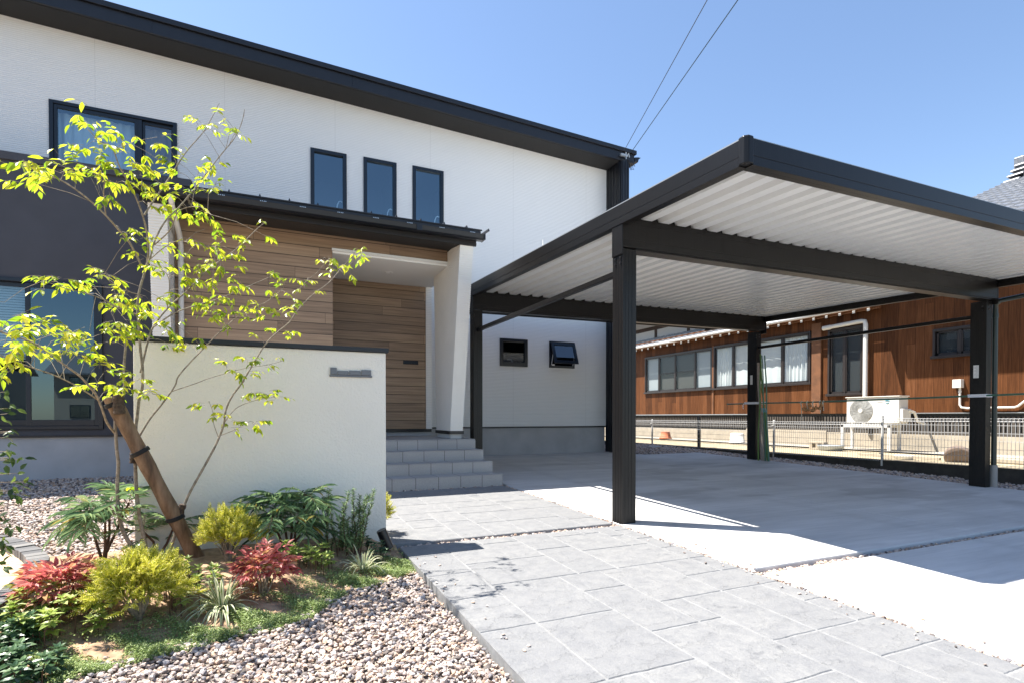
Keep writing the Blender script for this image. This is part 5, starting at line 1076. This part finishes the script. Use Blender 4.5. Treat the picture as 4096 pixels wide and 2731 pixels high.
rosettes('pachysandra', bp(.28, 3.72), spots(.27, 3.70, .16, .10, 17, .05, .15, 1), M['l_lime'], .045, 'lime green leafy clump right of the compact red nandina', 'plant', 51, group=GRP)
rosettes('pachysandra', bp(-.36, 3.42), spots(-.36, 3.36, .16, .15, 20, .06, .20, 2), M['l_lime'], .046, 'pale lime leafy clump between the big golden shrub and the striped grass', 'plant', 52, group=GRP)
rosettes('pachysandra', bp(-.82, 3.12), spots(-.86, 3.16, .20, .15, 26, .06, .17, 3), M['l_lime'], .048, 'light green leafy clump below the dark red nandina', 'plant', 53, group=GRP)
rosettes('pachysandra', bp(-1.0, 3.1), spots(-1.0, 3.10, .10, .16, 20, .05, .13, 4), M['l_dark'], .045, 'dark green leafy clump against the planter bricks', 'plant', 54, group=GRP)
rosettes('pachysandra', bp(-1.0, 2.72), spots(-.92, 2.76, .18, .10, 22, .04, .13, 5), M['l_dark'], .05, 'dark leafy clump at the nearest corner of the bed', 'plant', 55, group=GRP)
rosettes('pachysandra', bp(.72, 3.9), spots(.74, 3.92, .1, .12, 12, .04, .10, 6), M['l_dark'], .035, 'small dark leafy clump behind the striped grass at the wall end', 'plant', 56, group=GRP)
# thyme mat along the gravel edge
r3 = np.random.default_rng(61); n = 24000; x = r3.uniform(-1.1, .93, n); u_ = np.abs(r3.normal(0, .21, n)) ** 1.0; y = edgeY(x) + u_ - .05
pat = np.sin(x * 9 + 1) * np.sin(y * 13 + x * 4) + .6 * np.sin(x * 21 + y * 17); k = (pat + r3.normal(0, .35, n) > -.35) & (y < 4.3); x, y = x[k], y[k]
n = len(x); hgt = np.clip(.5 + .5 * np.sin(x * 17 + y * 23), .1, 1) * .035
z = bedz(x, y) + r3.uniform(0, 1, n) * hgt
P = np.repeat(np.stack([x, y, z], 1), 4, 0) + r3.normal(0, .007, (4 * n, 3)); A = rdir(4 * n, -.1, .8)
V, F = scatter(T_BLADE, P, A, nrm(np.array([0, 0, 1.]) + r3.normal(0, .5, (4 * n, 3))), r3.uniform(.007, .015, 4 * n), r3.uniform(.004, .007, 4 * n))
o = link('ground_cover', mesh_np('ground_cover', V, F), M['l_thyme']); tag(o, 'green creeping thyme mat along the gravel edge of the bed', 'ground cover', None, 'stuff')
# dry leaves fallen on the bed
r3 = np.random.default_rng(63); n = 260; x = r3.uniform(-1.1, .9, n); y = edgeY(x) + r3.uniform(-.05, 1.0, n); k = y < 4.3; x, y = x[k], y[k]; n = len(x)
V, F = scatter(T_LEAF, np.stack([x, y, bedz(x, y) + .006], 1), rdir(n, -.1, .25), nrm(np.array([0, 0, 1.]) + r3.normal(0, .35, (n, 3))), r3.uniform(.018, .045, n), r3.uniform(.008, .018, n))
o = link('leaf_litter', mesh_np('leaf_litter', V, F), M['l_dry']); tag(o, 'dry brown leaves scattered on the soil of the planting bed', 'leaf litter', None, 'stuff')
# spotlight behind the striped grass
SP = thing('spotlight', bp(.80, 4.08), 'small black garden spotlight leaning by the wall end', 'lamp'); b = MB(); s0 = np.array(bp(.80, 4.08))
b.tube([s0 + [.05, 0, .02], s0 + [-.005, -.0, .16]], [.038, .036], 16); b.build('housing', M['black'], SP); b = MB(); b.tube([s0 + [.04, 0, -.05], s0 + [.04, 0, .06]], .008, 8); b.build('spike', M['black'], SP)
# small tree in the planter at the far left
LT = thing('broadleaf_sapling', (-1.42, 3.62, gz(3.6) + .085), 'dark green leafy sapling in the brick planter at the picture edge', 'tree')
r3 = np.random.default_rng(71); b = MB(); tp = [np.array(p, float) for p in ((-1.40, 3.72, gz(3.6) + .05), (-1.45, 3.71, .32), (-1.50, 3.70, .55), (-1.55, 3.70, .9), (-1.60, 3.7, 1.3), (-1.66, 3.7, 1.6))]
b.tube(tp, [.016, .015, .013, .011, .008, .004], 8); P, A, N, L, W = arrs()
for x, y, r in ((30, 1640, 40), (20, 1720, 40), (40, 1760, 45), (15, 1800, 45), (55, 1830, 45), (30, 1880, 50), (60, 1930, 50), (30, 1960, 40), (15, 2010, 45), (10, 2060, 40), (35, 2100, 40), (12, 1580, 30), (70, 1990, 20), (20, 2150, 30), (10, 2200, 25), (8, 2250, 20)):
    for k in range(6):
        c = atY(x + r3.normal(0, r * .6), y + r3.normal(0, r * .6), 3.66 + r3.normal(0, .08)); 
        if k < 2: b.tube([tp[2] + (tp[4] - tp[2]) * np.clip((c[2] - .5) / .9, 0, 1), c], [.003, .001], 4)
        P.append(c); A.append(nrm(r3.normal(0, 1, 3) + [.5, -.3, -.5])); N.append(nrm(np.array([0, -.3, 1.]) + r3.normal(0, .5, 3))); L.append(r3.uniform(.034, .058)); W.append(r3.uniform(.018, .027))
for k in range(150):
    h_ = r3.uniform(.45, 1.6); c = np.array([-1.62 - .1 * h_, 3.75, h_]) + r3.normal(0, .14, 3) * [1, 1, .5]
    P.append(c); A.append(nrm(r3.normal(0, 1, 3) + [0, 0, -.4])); N.append(nrm(np.array([0, 0, 1.]) + r3.normal(0, .5, 3))); L.append(r3.uniform(.034, .058)); W.append(r3.uniform(.018, .027))
b.build('trunk', M['bark'], LT); leafobj('crown', T_LEAF, P, A, N, L, W, M['l_sap'], LT)

#@@PART7
# ---------------------------------------------------------------- houses across the street (seen as reflections in the windows)
def opposite(x0, x1, y, h, m, label, roofm):
    o = thing('opposite_house', ((x0 + x1) / 2, y, gz(-3) - .1), label, 'house', 'distant houses mirrored in the glass')
    b = MB(); b.box(x0, x1, y - 9, y, -.3, h); b.build('wall', M[m], o)
    b = MB(); b.prism([(y + .7, h - .1), (y - 4.5, h + 2.3), (y - 9.7, h - .1), (y - 9.7, h - .25), (y - 4.5, h + 2.1), (y + .7, h - .25)], 0, x0 - .6, x1 + .6); b.build('roof', M[roofm], o)
    k = 0
    for zz in (1.0, 3.7):
        if zz + 1.3 > h: continue
        x = x0 + 1.2
        while x + 1.6 < x1:
            w = MB(); w.box(x, x + 1.6, y - .01, y + .05, zz, zz + 1.25); wo = w.build('window', M['frame'], o)
            g = MB(); g.box(x + .07, x + .77, y + .05, y + .055, zz + .07, zz + 1.18); g.box(x + .83, x + 1.53, y + .05, y + .055, zz + .07, zz + 1.18); g.build('pane', M['dglass'], wo); x += 3.1
opposite(-34, -22, -44, 5.6, 'oppw', 'pale distant house with dark roof mirrored faintly at the left of the lower left window', 'tileroof')
opposite(-18, -6, -46, 5.4, 'oppb', 'beige distant house with dark roof mirrored in the right pane of the lower left window', 'tileroof')
